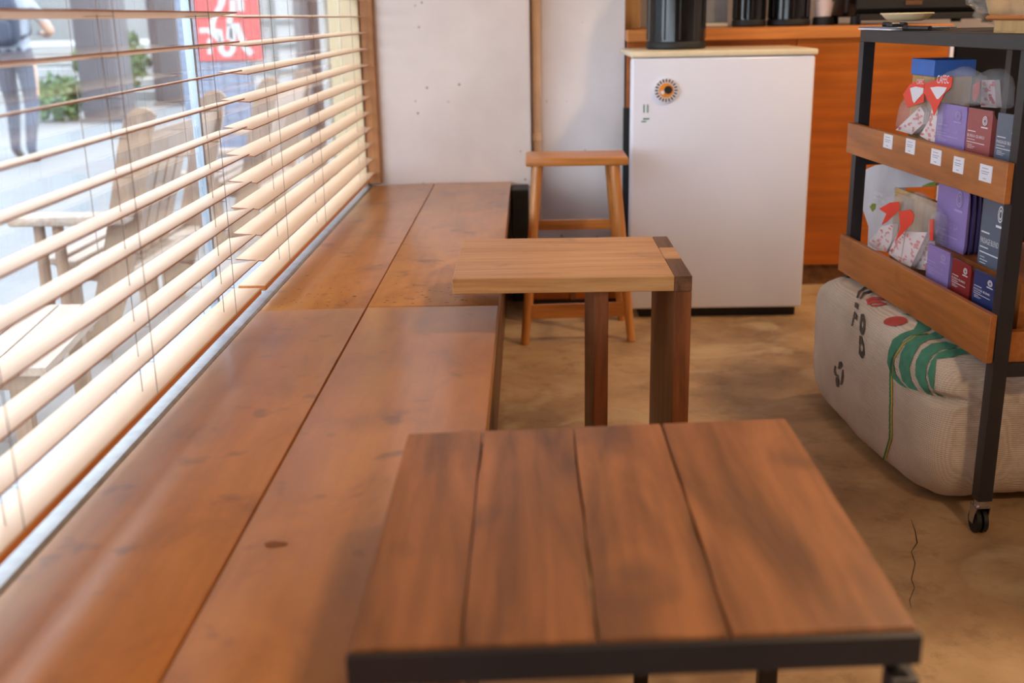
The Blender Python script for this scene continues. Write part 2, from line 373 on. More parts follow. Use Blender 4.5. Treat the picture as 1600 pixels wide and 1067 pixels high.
for a, b in ((-1.38, .45), (.462, 2.185), (2.20, 3.97)):
    obj('pane', bx((XG-.004, a, .4230), (XG+.004, b, 2.11)), MAT['glass'], w1, 0)
for y in (.456, 2.1925): obj('mullion', bx((XG-.008, y-.007, .419), (XG+.008, y+.007, 2.12)), MAT['steel'], w1)
for z in (.4145, 2.105): obj('window_frame', bx((XG-.012, -1.39, z), (XG+.012, 3.995, z+.008)), MAT['steel'], w1)
struct('trim_2', bx((-.699, 3.972, .4145), (-.592, 3.9995, 2.119), .003), MAT['jamb'])
struct('corner_shade_strip', bx((-.5915, 3.981, .4205), (-.542, 3.9995, 2.119), .003), MAT['corner_shade'])  # added brown strip; its colour stands in for warm shade in the corner
# the hairline crack wandering across the concrete
bm = BM(); pts = [(1424, 812), (1430, 830), (1433, 848), (1424, 862), (1430, 880), (1424, 905), (1429, 918), (1421, 938), (1424, 950)]
fl = [pix(x, y, 2, .0006) for x, y in pts]; wd = [.0004, .001, .0014, .0006, .0008, .0008, .0007, .0006, .0003]
rows = [(bm.verts.new(p+Vector((-w, 0, 0))), bm.verts.new(p+Vector((w, 0, 0)))) for p, w in zip(fl, wd)]
for a, b in zip(rows, rows[1:]): bm.faces.new((a[0], a[1], b[1], b[0]))
ck = obj('crack', bm, MAT['crack'], bpy.data.objects['floor'], 0)

# ------------------------------------------------------------------ wooden bench along the window
t = thing('window_bench', 'long low brown plank bench running under the window blinds', 'bench', (-.32, 1.5, 0))
for i, (x0, x1) in enumerate(((-.573, -.3485), (-.3455, -.069))):
    for j, (y0, y1) in enumerate(((-1.3, 2.207+.006*i), (2.2095+.006*i, 3.995))):
        bm = bx((x0, y0, .38), (x1, y1, .42-.0008*(i ^ j)), .0022, 2)
        if i == 0:                                   # the edge towards the window is worn round
            for v_ in bm.verts:
                d = .016-(v_.co.x-x0)
                if d > 0 and v_.co.z > .40: v_.co.z -= .004*(d/.016)
        pk = obj('seat_plank', bm, MAT['bench'], t)
        if j == 1:
            bm = BM(); rnd = random.Random(i+4)
            for _ in range(34):
                c = Vector((rnd.uniform(x0+.03, x1-.03), y0+.012+abs(rnd.gauss(0, .10)), .42-.0008*(i ^ j)+.0003)); a_, b_ = rnd.uniform(.0015, .006), rnd.uniform(.0008, .002)
                bm.faces.new([bm.verts.new(c+Vector((a_*math.cos(q_)*rnd.uniform(.6, 1.2), b_*math.sin(q_), 0))) for q_ in [2*PI*m/7 for m in range(7)]])
            tag(obj('wear_marks', bm, MAT['crack'], pk, 0), kind='stuff')
        elif i == 1:
            c = pix(431, 849, 2, .4203); bm = BM()
            bm.faces.new([bm.verts.new(c+Vector((.014*math.cos(q_), .006*math.sin(q_)*(1.2+.3*math.cos(3*q_)), -.0005*(i ^ j)))) for q_ in [2*PI*m/16 for m in range(16)]])
            obj('knot', bm, MAT['knot'], pk, 0)
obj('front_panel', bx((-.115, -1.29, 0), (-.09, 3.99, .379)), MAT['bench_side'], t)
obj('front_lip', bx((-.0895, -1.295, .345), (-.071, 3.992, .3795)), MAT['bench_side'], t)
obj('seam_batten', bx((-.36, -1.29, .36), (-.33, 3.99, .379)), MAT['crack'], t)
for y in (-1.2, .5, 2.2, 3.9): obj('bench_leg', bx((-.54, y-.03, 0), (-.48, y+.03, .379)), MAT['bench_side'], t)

# ------------------------------------------------------------------ venetian blinds
PITCH = .0546; RZ = .455; XB = -.5915; HWB = .0298
def blind(label, y0, y1, tilt, zoff, ladders, wand_y=None):
    t = thing('venetian_blind', label, 'blind', (XB, (y0+y1)/2, RZ+zoff), group='wooden blinds at the window')
    xc, hw = XB, HWB
    def slat_mesh():
        bm = BM(); box(bm, (-hw, -(y1-y0)/2, -.0014), (hw, (y1-y0)/2, .0014), .0006)
        bm.faces.ensure_lookup_table()
        for f in bm.faces:
            if abs(f.normal.z) < .5: f.material_index = 1  # reddish edge colour paints in the fringe of backlight on the slats
        bm.transform(Matrix.Rotation(tilt, 4, 'Y'))
        return finish(bm, 'slat', [MAT['slat'], MAT['slat_backlit_edge']], 0)
    me = slat_mesh(); z = RZ + zoff + .0135 + PITCH*.98; n = 0
    while z < 2.03:
        o = bpy.data.objects.new('slat', me); C.objects.link(o); o.parent = t; o.location = (0, 0, z-RZ-zoff)
        z += PITCH; n += 1
    bm = BM(); box(bm, (xc-hw, y0, RZ+zoff), (xc+hw, y1, RZ+.0135+zoff), .002)
    for f in bm.faces:
        f.material_index = 1 if abs(f.normal.z) < .5 else 0
    obj('bottom_rail', bm, [MAT['slat'], MAT['rail_wood']], t, 0)
    obj('head_rail', bx((xc-.033, y0, 2.05), (xc+.033, y1, 2.11), .003), MAT['rail_wood'], t)
    for y in ladders:
        bm = BM()
        for sx in (-1, 1): tube(bm, [(xc+sx*(hw+.0012), y, RZ+.0138+zoff), (xc+sx*(hw+.0012), y, 2.05)], .0007, 6)
        zz = RZ+zoff+.0135+PITCH*.98
        while zz < 2.03:
            tube(bm, [(xc-hw, y, zz-.0028), (xc+hw, y, zz-.0028)], .0005, 4); zz += PITCH
        tube(bm, [(xc+.004, y+.012, RZ+.0138+zoff), (xc+.004, y+.012, 2.05)], .0008, 6)
        obj('ladder_cord', bm, MAT['cord'], t)
    return t
blind('pale wooden venetian blind hanging nearer the camera, slats tilted up inward', -1.35, 2.196, -math.radians(8), 0, (-.9, .2, 1.08, 1.53, 1.99))
blind('pale wooden venetian blind at the far end beside the white wall', 2.236, 3.965, math.radians(4.5), -.003, (2.475, 2.95, 3.76))

# ------------------------------------------------------------------ side table with walnut panels
t = thing('side_table', 'pale oak slab side table on two dark walnut panels, by the bench middle', 'table', (.08, 2.22, 0), math.radians(.6))
TY0, TY1, TZ = 2.03, 2.42, .52
ya, yb = 2.125, 2.30
bm = BM()
box(bm, (-.151, TY0, .49), (.2745, TY1, TZ), .0015); obj('top_slab', bm, MAT['oak'], t)
obj('slab_tongue', bx((.2748, ya+.06, .4905), (.3085, yb-.005, .5203), .001), MAT['oak'], t)
obj('outer_panel', bx((.2752, TY0, 0), (.308, TY1, .489), .0012), MAT['walnut'], t)
for a, b in ((TY0, ya+.0592), (yb-.0042, TY1)): obj('joint_finger', bx((.2752, a, .4892), (.308, b, .5198), .0012), MAT['walnut_end'], t)
obj('inner_panel', bx((.122, TY0+.02, 0), (.150, TY1-.01, .4895), .0012), MAT['walnut'], t)

# ------------------------------------------------------------------ nearest table: four planks on a black frame
t = thing('side_table', 'teak plank side table with black steel frame, nearest the camera', 'table', (.08, 1.0, 0))
P00, P10, P01, P11 = Vector((-.15, .752, .52)), Vector((.31, .777, .52)), Vector((-.152, 1.225, .52)), Vector((.312, 1.262, .52))
def tp(a, b, z=0): return (P00*(1-a)+P10*a)*(1-b) + (P01*(1-a)+P11*a)*b + Vector((0, 0, z))
cuts = [0, .197, .433, .667, 1.0]
for k in range(4):
    a, b = cuts[k]+.0028, cuts[k+1]-.0028; bm = BM()
    wob = [random.uniform(-.002, .002) for _ in range(9)]
    ring = [tp(a+ (0 if k == 0 else wob[i]), .012+.988*i/8) for i in range(9)] + [tp(b+(0 if k == 3 else wob[8-i]), .012+.988*(8-i)/8) for i in range(9)]
    prism(bm, ring, (0, 0, -.016)); es = [e for e in bm.edges if abs(e.verts[0].co.z-.52) < 1e-5 and abs(e.verts[1].co.z-.52) < 1e-5]
    bmesh.ops.bevel(bm, geom=es, offset=.0016, segments=2, affect='EDGES')
    obj('plank', bm, MAT['teak'], t)
def bar(a0, b0, a1, b1, w=.011, z0=-.026, z1=-.0165):
    p, q = tp(a0, b0), tp(a1, b1); d = (q-p).normalized(); s = Vector((-d.y, d.x, 0))*w
    bm = BM(); prism(bm, [p+s+Vector((0, 0, z1)), q+s+Vector((0, 0, z1)), q-s+Vector((0, 0, z1)), p-s+Vector((0, 0, z1))], (0, 0, z0-z1)); return bm
obj('frame_bar', bar(0, -.002, 1, -.002, .004, -.0275, -.002), MAT['black'], t)
obj('frame_bar', bar(0, .02, 1, .02, .009, -.029, -.0175), MAT['black'], t)
obj('frame_bar', bar(.02, .975, .98, .975, .011, -.04), MAT['black'], t)
obj('frame_bar', bar(.98, .06, .98, .95, .009, -.04), MAT['black'], t)
obj('frame_bar', bar(.40, .06, .40, .95, .009, -.04), MAT['black'], t)
for (a, b) in ((.977, .012), (.975, .955)):
    p = tp(a, b); obj('table_leg', bx((p.x-.0115, p.y-.0115, .002), (p.x+.0115, p.y+.0115, .4795), .001), MAT['black'], t)
obj('foot_bar', bar(.975, .04, .975, .93, .0115, -.518, -.496), MAT['black'], t)
for k, (a, b) in enumerate(((.46, .5), (.57, .55), (.655, .52), (.70, .6))):
    p = tp(a, b); obj('wire_hook', tube(BM(), [p+Vector((0, 0, -.017)), p+Vector((.004*k, 0, -.06)), p+Vector((.02, .01, -.10)), p+Vector((.03, .01, -.07))], .0016, 8), MAT['black'], t)
p = tp(.62, .97); obj('table_leg', bx((p.x-.009, p.y-.009, .002), (p.x+.009, p.y+.009, .4795), .001), MAT['black'], t)

# ------------------------------------------------------------------ stool by the fridge
t = thing('stool', 'tall pine stool with splayed legs standing between bench and fridge', 'stool', (.145, 3.45, 0))
bm = BM(); box(bm, (-.012, 3.352, .557), (.304, 3.545, .582), .006, 2); obj('seat', bm, MAT['stool'], t)
tops = {(-1, -1): (.026, 3.372), (1, -1): (.262, 3.372), (-1, 1): (.03, 3.525), (1, 1): (.258, 3.525)}
feet = {(-1, -1): (-.022, 3.315), (1, -1): (.318, 3.335), (-1, 1): (-.012, 3.585), (1, 1): (.308, 3.59)}
def leg_at(k, z):
    a, b = Vector(feet[k]+(0,)), Vector(tops[k]+(.556,)); return a+(b-a)*(z/.556)
for k in tops: obj('leg', cyl(BM(), leg_at(k, 0.001), leg_at(k, .556), .0135, .0165, 20), MAT['stool_leg'], t)
for a, b, z, h in (((-1, -1), (1, -1), .105, .022), ((-1, 1), (1, 1), .34, .016), ((-1, -1), (-1, 1), .22, .014), ((1, -1), (1, 1), .22, .014)):
    p, q = leg_at(a, z), leg_at(b, z); bm = BM()
    d = (q-p).normalized(); s = Vector((-d.y, d.x, 0))*.008; p = p+d*.012; q = q-d*.012
    prism(bm, [p+s+Vector((0, 0, -h)), q+s+Vector((0, 0, -h)), q-s+Vector((0, 0, -h)), p-s+Vector((0, 0, -h))], (0, 0, 2*h))
    obj('stretcher', bm, MAT['stool'], t)
t = thing('crate', 'low orange wooden crate on the floor behind the pine stool', 'crate', (.16, 3.84, 0))
obj('crate_side', bx((.01, 3.75, .035), (.30, 3.765, .19)), MAT['counter'], t)
obj('crate_side', bx((.01, 3.93, .035), (.30, 3.945, .19)), MAT['counter'], t)
obj('crate_side', bx((.01, 3.766, .035), (.024, 3.929, .19)), MAT['counter'], t)
obj('crate_side', bx((.286, 3.766, .035), (.30, 3.929, .19)), MAT['counter'], t)
obj('crate_base', bx((.0, 3.745, .02), (.31, 3.95, .0345)), MAT['dark'], t)
obj('batten', bx((.14, 3.74, .035), (.158, 3.7495, .19)), MAT['walnut'], t)
for x in (.01, .19):
    for y in (3.75, 3.90): obj('crate_foot', bx((x, y, 0), (x+.03, y+.04, .0195)), MAT['dark'], t)
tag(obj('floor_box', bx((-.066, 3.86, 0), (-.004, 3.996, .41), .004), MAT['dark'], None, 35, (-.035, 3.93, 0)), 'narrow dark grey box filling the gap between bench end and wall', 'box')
t = thing('wall_pipe', 'cream painted conduit running up the white wall above the stool', 'pipe', (.03, 4.085, .25))
obj('conduit', cyl(BM(), (.030, 4.083, .25), (.030, 4.083, 2.598), .0155, seg=20), MAT['pipe'], t)
obj('coupling', lathe(BM(), [(.0157, 0), (.0185, .003), (.0185, .026), (.0157, .03)], (.030, 4.083, .555), 20), MAT['pipe'], t)

tag(obj('gap_shade_panel', bx((.344, 4.028, 0), (.372, 4.042, .675)), MAT['dark'], None, 0, (.355, 4.035, 0)), 'thin black panel standing in for the shadowed gap between wall and fridge', 'panel')  # dark panel added in place of the shadow in this gap
# ------------------------------------------------------------------ fridge with things on it
t = thing('fridge', 'small white under-counter fridge with a cream top', 'fridge', (.625, 3.8, 0))
obj('body', bx((.368, 3.645, .035), (.917, 4.02, .866), .006, 2), MAT['fridge'], t)
d = obj('door', bx((.331, 3.598, .033), (.919, 3.644, .8655), .01, 3), MAT['fridge'], t)
obj('top_slab', bx((.330, 3.594, .8665), (.925, 4.025, .885), .005, 2), MAT['fridge_top'], t)
obj('plinth', bx((.372, 3.63, 0), (.905, 4.0, .0345)), MAT['dark'], t)
bm = BM(); q = pix(1005, 182, 1, 3.5968)
for dx, dz, w, h in ((0, .022, .004, .026), (.012, .022, .004, .026), (0, .0, .02, .005), (-.006, -.008, .016, .004)):
    box(bm, (q.x+dx, 3.5965, q.z+dz-.01), (q.x+dx+w, 3.5978, q.z+dz+h-.01))
obj('sticker', bm, MAT['green_ink'], d)
q = pix(1040.5, 141, 1, 3.5975); R = .038
t = thing('magnet_timer', 'round dial magnet with black ticks and orange face on fridge door', 'timer', (q.x, 3.597, q.z))
def disc(r, y0, y1, dx=0, dz=0, seg=32): return cyl(BM(), (q.x+dx, y0, q.z+dz), (q.x+dx, y1, q.z+dz), r, seg=seg)
obj('dial', disc(R, 3.5968, 3.589), MAT['paper'], t); fc = obj('face', disc(R*.62, 3.5888, 3.5875), MAT['orange'], t)
for k in range(20):
    a = 2*PI*k/20; bm = BM(); M = Matrix.Translation((q.x+math.cos(a)*R*.82, 3.5882, q.z+math.sin(a)*R*.82)) @ Matrix.Rotation(-a, 4, 'Y')
    box(bm, (-.005, -.0006, -.0022), (.005, .0006, .0022), M=M); obj('tick', bm, MAT['dark'], t)
obj('knob', disc(R*.33, 3.5873, 3.583, .006, .002), MAT['dark'], fc)
obj('pointer', disc(R*.16, 3.5873, 3.585, -.012, -.006), MAT['white_print'], fc)
def airpot(label, x, y, z, r, h, group=None):
    t = thing('vacuum_flask', label, 'flask', (x, y, z), 0, group)
    obj('base_ring', lathe(BM(), [(r*.98, 0), (r*1.04, .004), (r*1.04, .018), (r, .024)], (x, y, z)), MAT['dark'], t)
    b = obj('body', lathe(BM(), [(r, .0245), (r, h*.72), (r*.97, h*.75)], (x, y, z), 40), MAT['black_gloss'], t)
    obj('shoulder', lathe(BM(), [(r*1.0, h*.752), (r*.98, h*.8), (r*.7, h*.9), (r*.66, h*.93)], (x, y, z)), MAT['dark'], t)
    obj('lid', lathe(BM(), [(r*.6, h*.931), (r*.62, h*.97), (r*.5, h)], (x, y, z)), MAT['dark'], t)
    obj('spout', tube(BM(), [(x, y-r*.8, z+h*.86), (x, y-r*1.25, z+h*.85), (x, y-r*1.3, z+h*.79)], .012, 10), MAT['dark'], t)
    obj('handle', tube(BM(), [(x-r*.9, y, z+h*.82), (x-r*.85, y, z+h*1.02), (x, y, z+h*1.12), (x+r*.85, y, z+h*1.02), (x+r*.9, y, z+h*.82)], .007, 8), MAT['dark'], t)
    for k in range(12):
        a = 2*PI*k/12; obj('rib', cyl(BM(), (x+r*math.cos(a), y+r*math.sin(a), z+.03), (x+r*math.cos(a), y+r*math.sin(a), z+h*.7), .003, seg=8), MAT['dark'], b)
    return t
airpot('tall glossy black vacuum flask standing on the fridge', .502, 3.83, .886, .097, .36, 'black flasks')

# ------------------------------------------------------------------ counter behind
t = thing('counter', 'orange plywood counter behind the fridge and display rack', 'counter', (1.0, 4.4, 0))
obj('front_panel', bx((.356, 4.045, .08), (.96, 4.07, .905)), MAT['counter'], t)
obj('front_panel', bx((.963, 4.045, .08), (1.505, 4.07, .905)), MAT['counter'], t)
obj('kick_board', bx((.356, 4.06, 0), (1.505, 4.085, .079)), MAT['bench_side'], t)
obj('counter_back', bx((.356, 4.86, 0), (1.505, 4.88, .905)), MAT['counter'], t)
obj('worktop', bx((.354, 4.02, .9055), (1.505, 4.9, .947), .003), MAT['counter_top'], t)
t = thing('display_cooler', 'dark glass cooler with white edge beside the orange counter', 'cooler', (1.95, 4.3, 0))
obj('body', bx((1.52, 4.06, 0), (2.4, 4.7, .90), .004), MAT['black_gloss'], t)
obj('edge_trim', bx((1.508, 4.04, .0), (1.5195, 4.30, .915)), MAT['paper'], t)
obj('glass_front', bx((1.53, 4.045, .1), (2.39, 4.058, .87)), MAT['black_gloss'], t)
airpot('black vacuum flask at the left of the pair on the counter', .845, 4.34, .9475, .062, .34, 'black flasks')
airpot('black vacuum flask beside the paper cups on the counter', 1.0, 4.36, .9475, .078, .36, 'black flasks')
t = thing('cup_stack', 'tall stack of pale paper cups in a dark holder on the counter', 'cups', (1.13, 4.35, .9475))
obj('holder', lathe(BM(), [(.040, 0), (.040, .02), (.036, .03)], (1.13, 4.35, .9475)), MAT['dark'], t)
for k in range(9): obj('cup', lathe(BM(), [(.028, .0), (.036, .05), (.037, .05), (.037, .054)], (1.13, 4.35, .979+.0545*k), 20), MAT['filt'], t)
t = thing('coffee_machine', 'large black machine on the counter behind the display rack', 'machine', (1.42, 4.42, .9475))
obj('housing', bx((1.19, 4.25, .975), (1.80, 4.62, 1.40), .015, 2), MAT['black_gloss'], t)
obj('front_plate', bx((1.22, 4.235, 1.0), (1.77, 4.249, 1.16), .004), MAT['dark'], t)
obj('drip_tray', bx((1.22, 4.18, .962), (1.77, 4.2345, .985), .003), MAT['dark'], t)
obj('badge', bx((1.40, 4.231, 1.015), (1.46, 4.2345, 1.03)), MAT['bench_side'], t)
for x in (1.23, 1.72):
    for y in (4.27, 4.58): obj('machine_foot', cyl(BM(), (x, y, .948), (x, y, .9745), .02, seg=16), MAT['dark'], t)
tag(obj('paper_box', bx((.362, 4.22, .9475), (.42, 4.36, 1.26), .002), MAT['card'], None, 0, (.39, 4.29, .9475)), 'upright kraft box at the left end of the counter', 'box')
tag(obj('paper_box', bx((.66, 4.5, .9475), (.79, 4.64, 1.22), .002), MAT['greybox'], None, 0, (.725, 4.57, .9475)), 'pale beige box standing behind the flasks on the counter', 'box')
tag(obj('tray', bx((.64, 4.36, .9475), (.77, 4.48, .962), .003), MAT['fridge_top'], None, 35, (.7, 4.42, .9475)), 'small flat cream tray on the counter behind the fridge flask', 'tray')

# ------------------------------------------------------------------ wheeled display rack (local: u along its front, v into it)
RO = Vector((.870, 1.965, 0)); _fa = Vector((.811, 2.75, 0)); RU = (_fa-RO).normalized(); RV = Vector((RU.y, -RU.x, 0)); RL = (_fa-RO).length + .014
RF = Matrix(((RU.x, RV.x, 0, RO.x), (RU.y, RV.y, 0, RO.y), (0, 0, 1, 0), (0, 0, 0, 1)))      # (u, v, z) -> world
RD = .40
def T(u, v, z): return RF @ Vector((u, v, z))
def rb(lo, hi, bev=0, seg=1): return bx(lo, hi, bev, seg, RF)
def onrack(px, py, v):
    """where the line of sight meets the upright plane v behind the rack front: (u, z)"""
    r = ray(px, py); t = ((RO - CAM).dot(RV) + v) / r.dot(RV); p = CAM + t*r - RO
    return p.dot(RU), p.z
t = thing('display_rack', 'black steel wheeled rack with two wooden fronted shelves', 'rack', tuple(T(RL/2, RD/2, 0)))
PW = .028
for u in (0, RL-PW):
    for v in (0, RD-PW): obj('post', rb((u, v, .072), (u+PW, v+PW, .926)), MAT['black'], t)
for v in (0, RD-PW): obj('top_bar', rb((0, v, .9265), (RL, v+PW, .9535), .001), MAT['black'], t)
for u in (0, RL-PW): obj('top_bar', rb((u, PW+.001, .9265), (u+PW, RD-PW-.001, .9535)), MAT['black'], t)
obj('top_panel', rb((PW+.001, PW+.001, .94), (RL-PW-.001, RD-PW-.001, .9525)), MAT['dark'], t)
for z0, z1, s in ((.658, .732, .672), (.356, .450, .37)):
    obj('front_board', rb((.004, -.014, z0), (RL+.004, -.0005, z1), .0012), MAT['shelf'], t)
    obj('shelf_board', rb((PW+.001, .0002, s-.014), (RL-PW-.001, RD-.03, s)), MAT['shelf'], t)
    obj('back_board', rb((PW+.001, RD-.0295, s-.014), (RL-PW-.001, RD-.018, s+.05)), MAT['shelf'], t)
    for u in ((.001, RL-PW+.001) if s > .5 else (.001,)): obj('side_bar', rb((u, PW+.001, s-.042), (u+PW-.002, RD-PW-.001, s-.0145)), MAT['black'], t)
    obj('side_board', rb((PW*.3, PW+.001, s-.014), (PW, RD-PW-.001, s+.045)), MAT['shelf'], t)
for u in (PW/2, RL-PW/2):
    for v in (PW/2, RD-PW/2):
        c = T(u, v, 0); k = obj('caster', cyl(BM(), c+Vector((0, 0, .060)), c+Vector((0, 0, .0715)), .014, seg=16), MAT['chrome'], t)
        bm = BM()
        for s in (-1, 1): prism(bm, [c+Vector((s*.0125, -.014, .0595)), c+Vector((s*.0125, .018, .0595)), c+Vector((s*.0125, .014, .02)), c+Vector((s*.0125, -.004, .02))], (s*.002, 0, 0))
        box(bm, c+Vector((-.0145, -.014, .0568)), c+Vector((.0145, .018, .0598)))
        obj('fork', bm, MAT['chrome'], k)
        bm = BM()
        for s in (-1, 1): cyl(bm, c+Vector((s*.0025, .004, .0245)), c+Vector((s*.011, .004, .0245)), .0242, seg=24)
        cyl(bm, c+Vector((-.0125, .004, .0245)), c+Vector((.0125, .004, .0245)), .005, seg=12)
        obj('wheel', bm, MAT['dark'], k)
# price cards on the upper board
ords = ('farthest of the five', 'second farthest of the five', 'middle one of the five', 'second nearest of the five', 'nearest of the five')
for k, (x0, y0, x1, y1) in enumerate(((1382, 209, 1394, 233), (1416.5, 217, 1429, 242), (1456, 235, 1470, 256), (1491, 247, 1505, 269), (1532, 259, 1549, 283))):
    (ua, za), (ub, zb) = onrack(x0, y0, -.0146), onrack(x1, y1, -.0146); u0, u1 = min(ua, ub), max(ua, ub); zc = (za+zb)/2; zh = .0155
    if k == 1: zc += .001
    c = thing('price_card', 'white price card on the upper shelf board, %s' % ords[k], 'card', tuple(T((u0+u1)/2, -.0142, zc-zh)), 0, 'price cards on the shelf board')
    cardo = obj('card', rb((u0, -.0156, zc-zh), (u1, -.0143, zc+zh)), MAT['paper'], c, 0)
    bm = BM(); w = u1-u0
    for z, a, b in ((.009, .2, .7), (.003, .15, .8), (-.001, .2, .7), (-.010, .35, .6)):
        box(bm, (u1-w*b, -.0159, zc+z-.0005), (u1-w*a, -.0157, zc+z+.0005), M=RF)
    obj('lettering', bm, MAT['inkblue'], cardo, 0)

# ---- coffee pouches
def pouch(label, px0, px1, ytop, v, zb, mat, pmat, title, sub, group='coffee pouches on the rack', ztop=None, thick=.03, name='coffee_pouch', prints=True, zvis=None, urange=None):
    ym = (ytop+40) if ytop < 250 else ytop+40
    u1, zt = onrack(px0, ytop, v); u0, _ = onrack(px1, ytop, v)
    if urange: u0, u1 = urange
    zt = ztop or zt; w, h = u1-u0, zt-zb; zv = zvis or zb; hv = zt-zv
    p = thing(name, label, 'pouch', tuple(T((u0+u1)/2, v+thick/2, zb)), 0, group)
    rings = []
    for f, th, ins in ((0, .75, .012), (.03, .95, .003), (.12, 1, 0), (.55, .96, 0), (.8, .66, 0), (.93, .22, .002), (.985, .1, .002), (1, .09, .004)):
        i = ins*w*2; d = thick*th; z = zb+h*f
        rings.append([T(u0+i, v, z), T(u0+i+w*.03, v, z) if False else T((u0+u1)/2, v-.0008*(1-f), z), T(u1-i, v, z), T(u1-i*1.5, v+d*.5, z), T(u1-i*2-w*.04, v+d, z), T(u0+i*2+w*.04, v+d, z), T(u0+i*1.5, v+d*.5, z)])
    b = obj('body', loft(BM(), rings), mat, p, 50)
    obj('top_seal', rb((u0+.002, v-.0007, zt-h*.05), (u1-.002, v+.0035, zt+.0005)), mat, p)
    if not prints: return p
    ax, ay = -RU, Vector((0, 0, 1)); f = v-.0016
    bm = BM(); W_ = lambda a, b_: T(u1-w*a, f, zv+hv*b_)
    text(bm, title, W_(.08, .30), ax, ay, w*.70, hv*.075)
    obj('title', bm, pmat, b, 0)
    bm = BM()
    for a0, a1, y, th in ((.08, .40, .44, .02), (.08, .40, .24, .014), (.08, .80, .17, .016), (.12, .30, .11, .01), (.12, .42, .07, .01), (.12, .36, .03, .01)):
        prism(bm, [W_(a0, y), W_(a1, y), W_(a1, y+th), W_(a0, y+th)], RV*.0004)
    if sub: text(bm, sub, W_(.12, .2), ax, ay, w*.5, h*.03)
    obj('small_print', bm, pmat, b, 0)
    bm = BM(); cx, cy = .74, .74                       # bean shaped emblem over its own name bar
    for s, r in ((1, .085), (.62, .05)):
        o1 = [W_(cx+math.cos(a)*.10*s, cy+math.sin(a)*.10*s*(1.25 if math.sin(a) > 0 else 1)) for a in [2*PI*i/16 for i in range(16)]]
        i1 = [W_(cx+math.cos(a)*.10*(s-.22), cy+math.sin(a)*.10*(s-.2)*(1.25 if math.sin(a) > 0 else 1)) for a in [2*PI*i/16 for i in range(16)]]
        ov = [bm.verts.new(q) for q in o1]; iv = [bm.verts.new(q) for q in i1]
        for i in range(16): j = (i+1) % 16; bm.faces.new((ov[i], ov[j], iv[j], iv[i]))
    prism(bm, [W_(cx-.13, .57), W_(cx+.13, .57), W_(cx+.13, .60), W_(cx-.13, .60)], RV*.0003)
    obj('emblem', bm, pmat, b, 0)
    return p
UZ, LZ = .6725, .3705
WP, LP = MAT['white_print'], MAT['lilac_print']
pouch('purple coffee pouch between clear filter bags and red pouch on upper shelf', 1466, 1513, 160, .02, UZ, MAT['purple'], LP, 'NENSEBO GA', None, zvis=.7325)
pouch('dusty red coffee pouch between purple and slate pouches on upper shelf', 1514, 1553, 168, .02, UZ, MAT['mauve'], WP, 'BURKA GUARO', None, zvis=.7325)
pouch('slate blue coffee pouch beside the near post on upper shelf', 1560, 1603, 176, .022, UZ, MAT['slate'], WP, 'PASSAGE BLEND', None, zvis=.7325)
# lower shelf: riser with tall pouches, short pouches in front
tag(obj('riser_block', rb((.05, .064, LZ), (.42, .30, .497)), MAT['shelf'], None, 0, tuple(T(.235, .18, LZ))), 'wooden riser block under the tall pouches on lower shelf', 'riser')
UR = (onrack(1511, 340, .07)[0], onrack(1462, 340, .07)[0])
pouch('tall purple coffee pouch in front of its stack on lower shelf', 1462, 1511, 285, .07, .4978, MAT['purple'], LP, 'NENSEBO GA', None, ztop=.648, thick=.011, urange=UR)
for k in range(5):
    pouch('dark purple pouch seen edge-on, %s in the stack behind the tall purple pouch' % ('first', 'second', 'third', 'fourth', 'last')[k], 1464, 1512, 285, .0825+.0125*k, .4978, MAT['dkpurple'], LP, '', None, ztop=.646-.001*k, thick=.0115, prints=False, urange=(UR[0]+.002*(k % 2), UR[1]), group='edge-on purple pouches in the stack')
pouch('tall slate pouch beside the near post on lower shelf', 1538, 1580, 300, .066, .4978, MAT['slate'], WP, 'PASSAGE BLEND', None, ztop=.648, thick=.018)
pouch('short purple coffee pouch in the front row of lower shelf', 1451, 1487, 380, .02, LZ, MAT['purple'], LP, 'NENSEBO GA', None, zvis=.4505)
pouch('short wine red coffee pouch in the front row of lower shelf', 1489, 1520, 403, .018, LZ, MAT['wine'], WP, 'BURKA GUARO', None, zvis=.4505)
pouch('short navy blue coffee pouch in the front row by near post', 1523, 1561, 420, .02, LZ, MAT['navy'], WP, 'PASSAGE BLEND', None, zvis=.4505)
for k in range(3):
    u0 = .045; p = thing('coffee_pouch', ('navy pouch', 'slate pouch', 'dark purple pouch')[k] + ' standing deep at the near end of the lower shelf', 'pouch', tuple(T(.1, .325+.014*k, LZ)), 0, 'coffee pouches on the rack')
    obj('body', rb((.05, .305+.02*k, LZ), (.19, .322+.02*k, LZ+.17), .004), (MAT['navy'], MAT['slate'], MAT['dkpurple'])[k], p)
    obj('top_seal', rb((.052, .311+.02*k, LZ+.1702), (.188, .315+.02*k, LZ+.182)), (MAT['navy'], MAT['slate'], MAT['dkpurple'])[k], p)

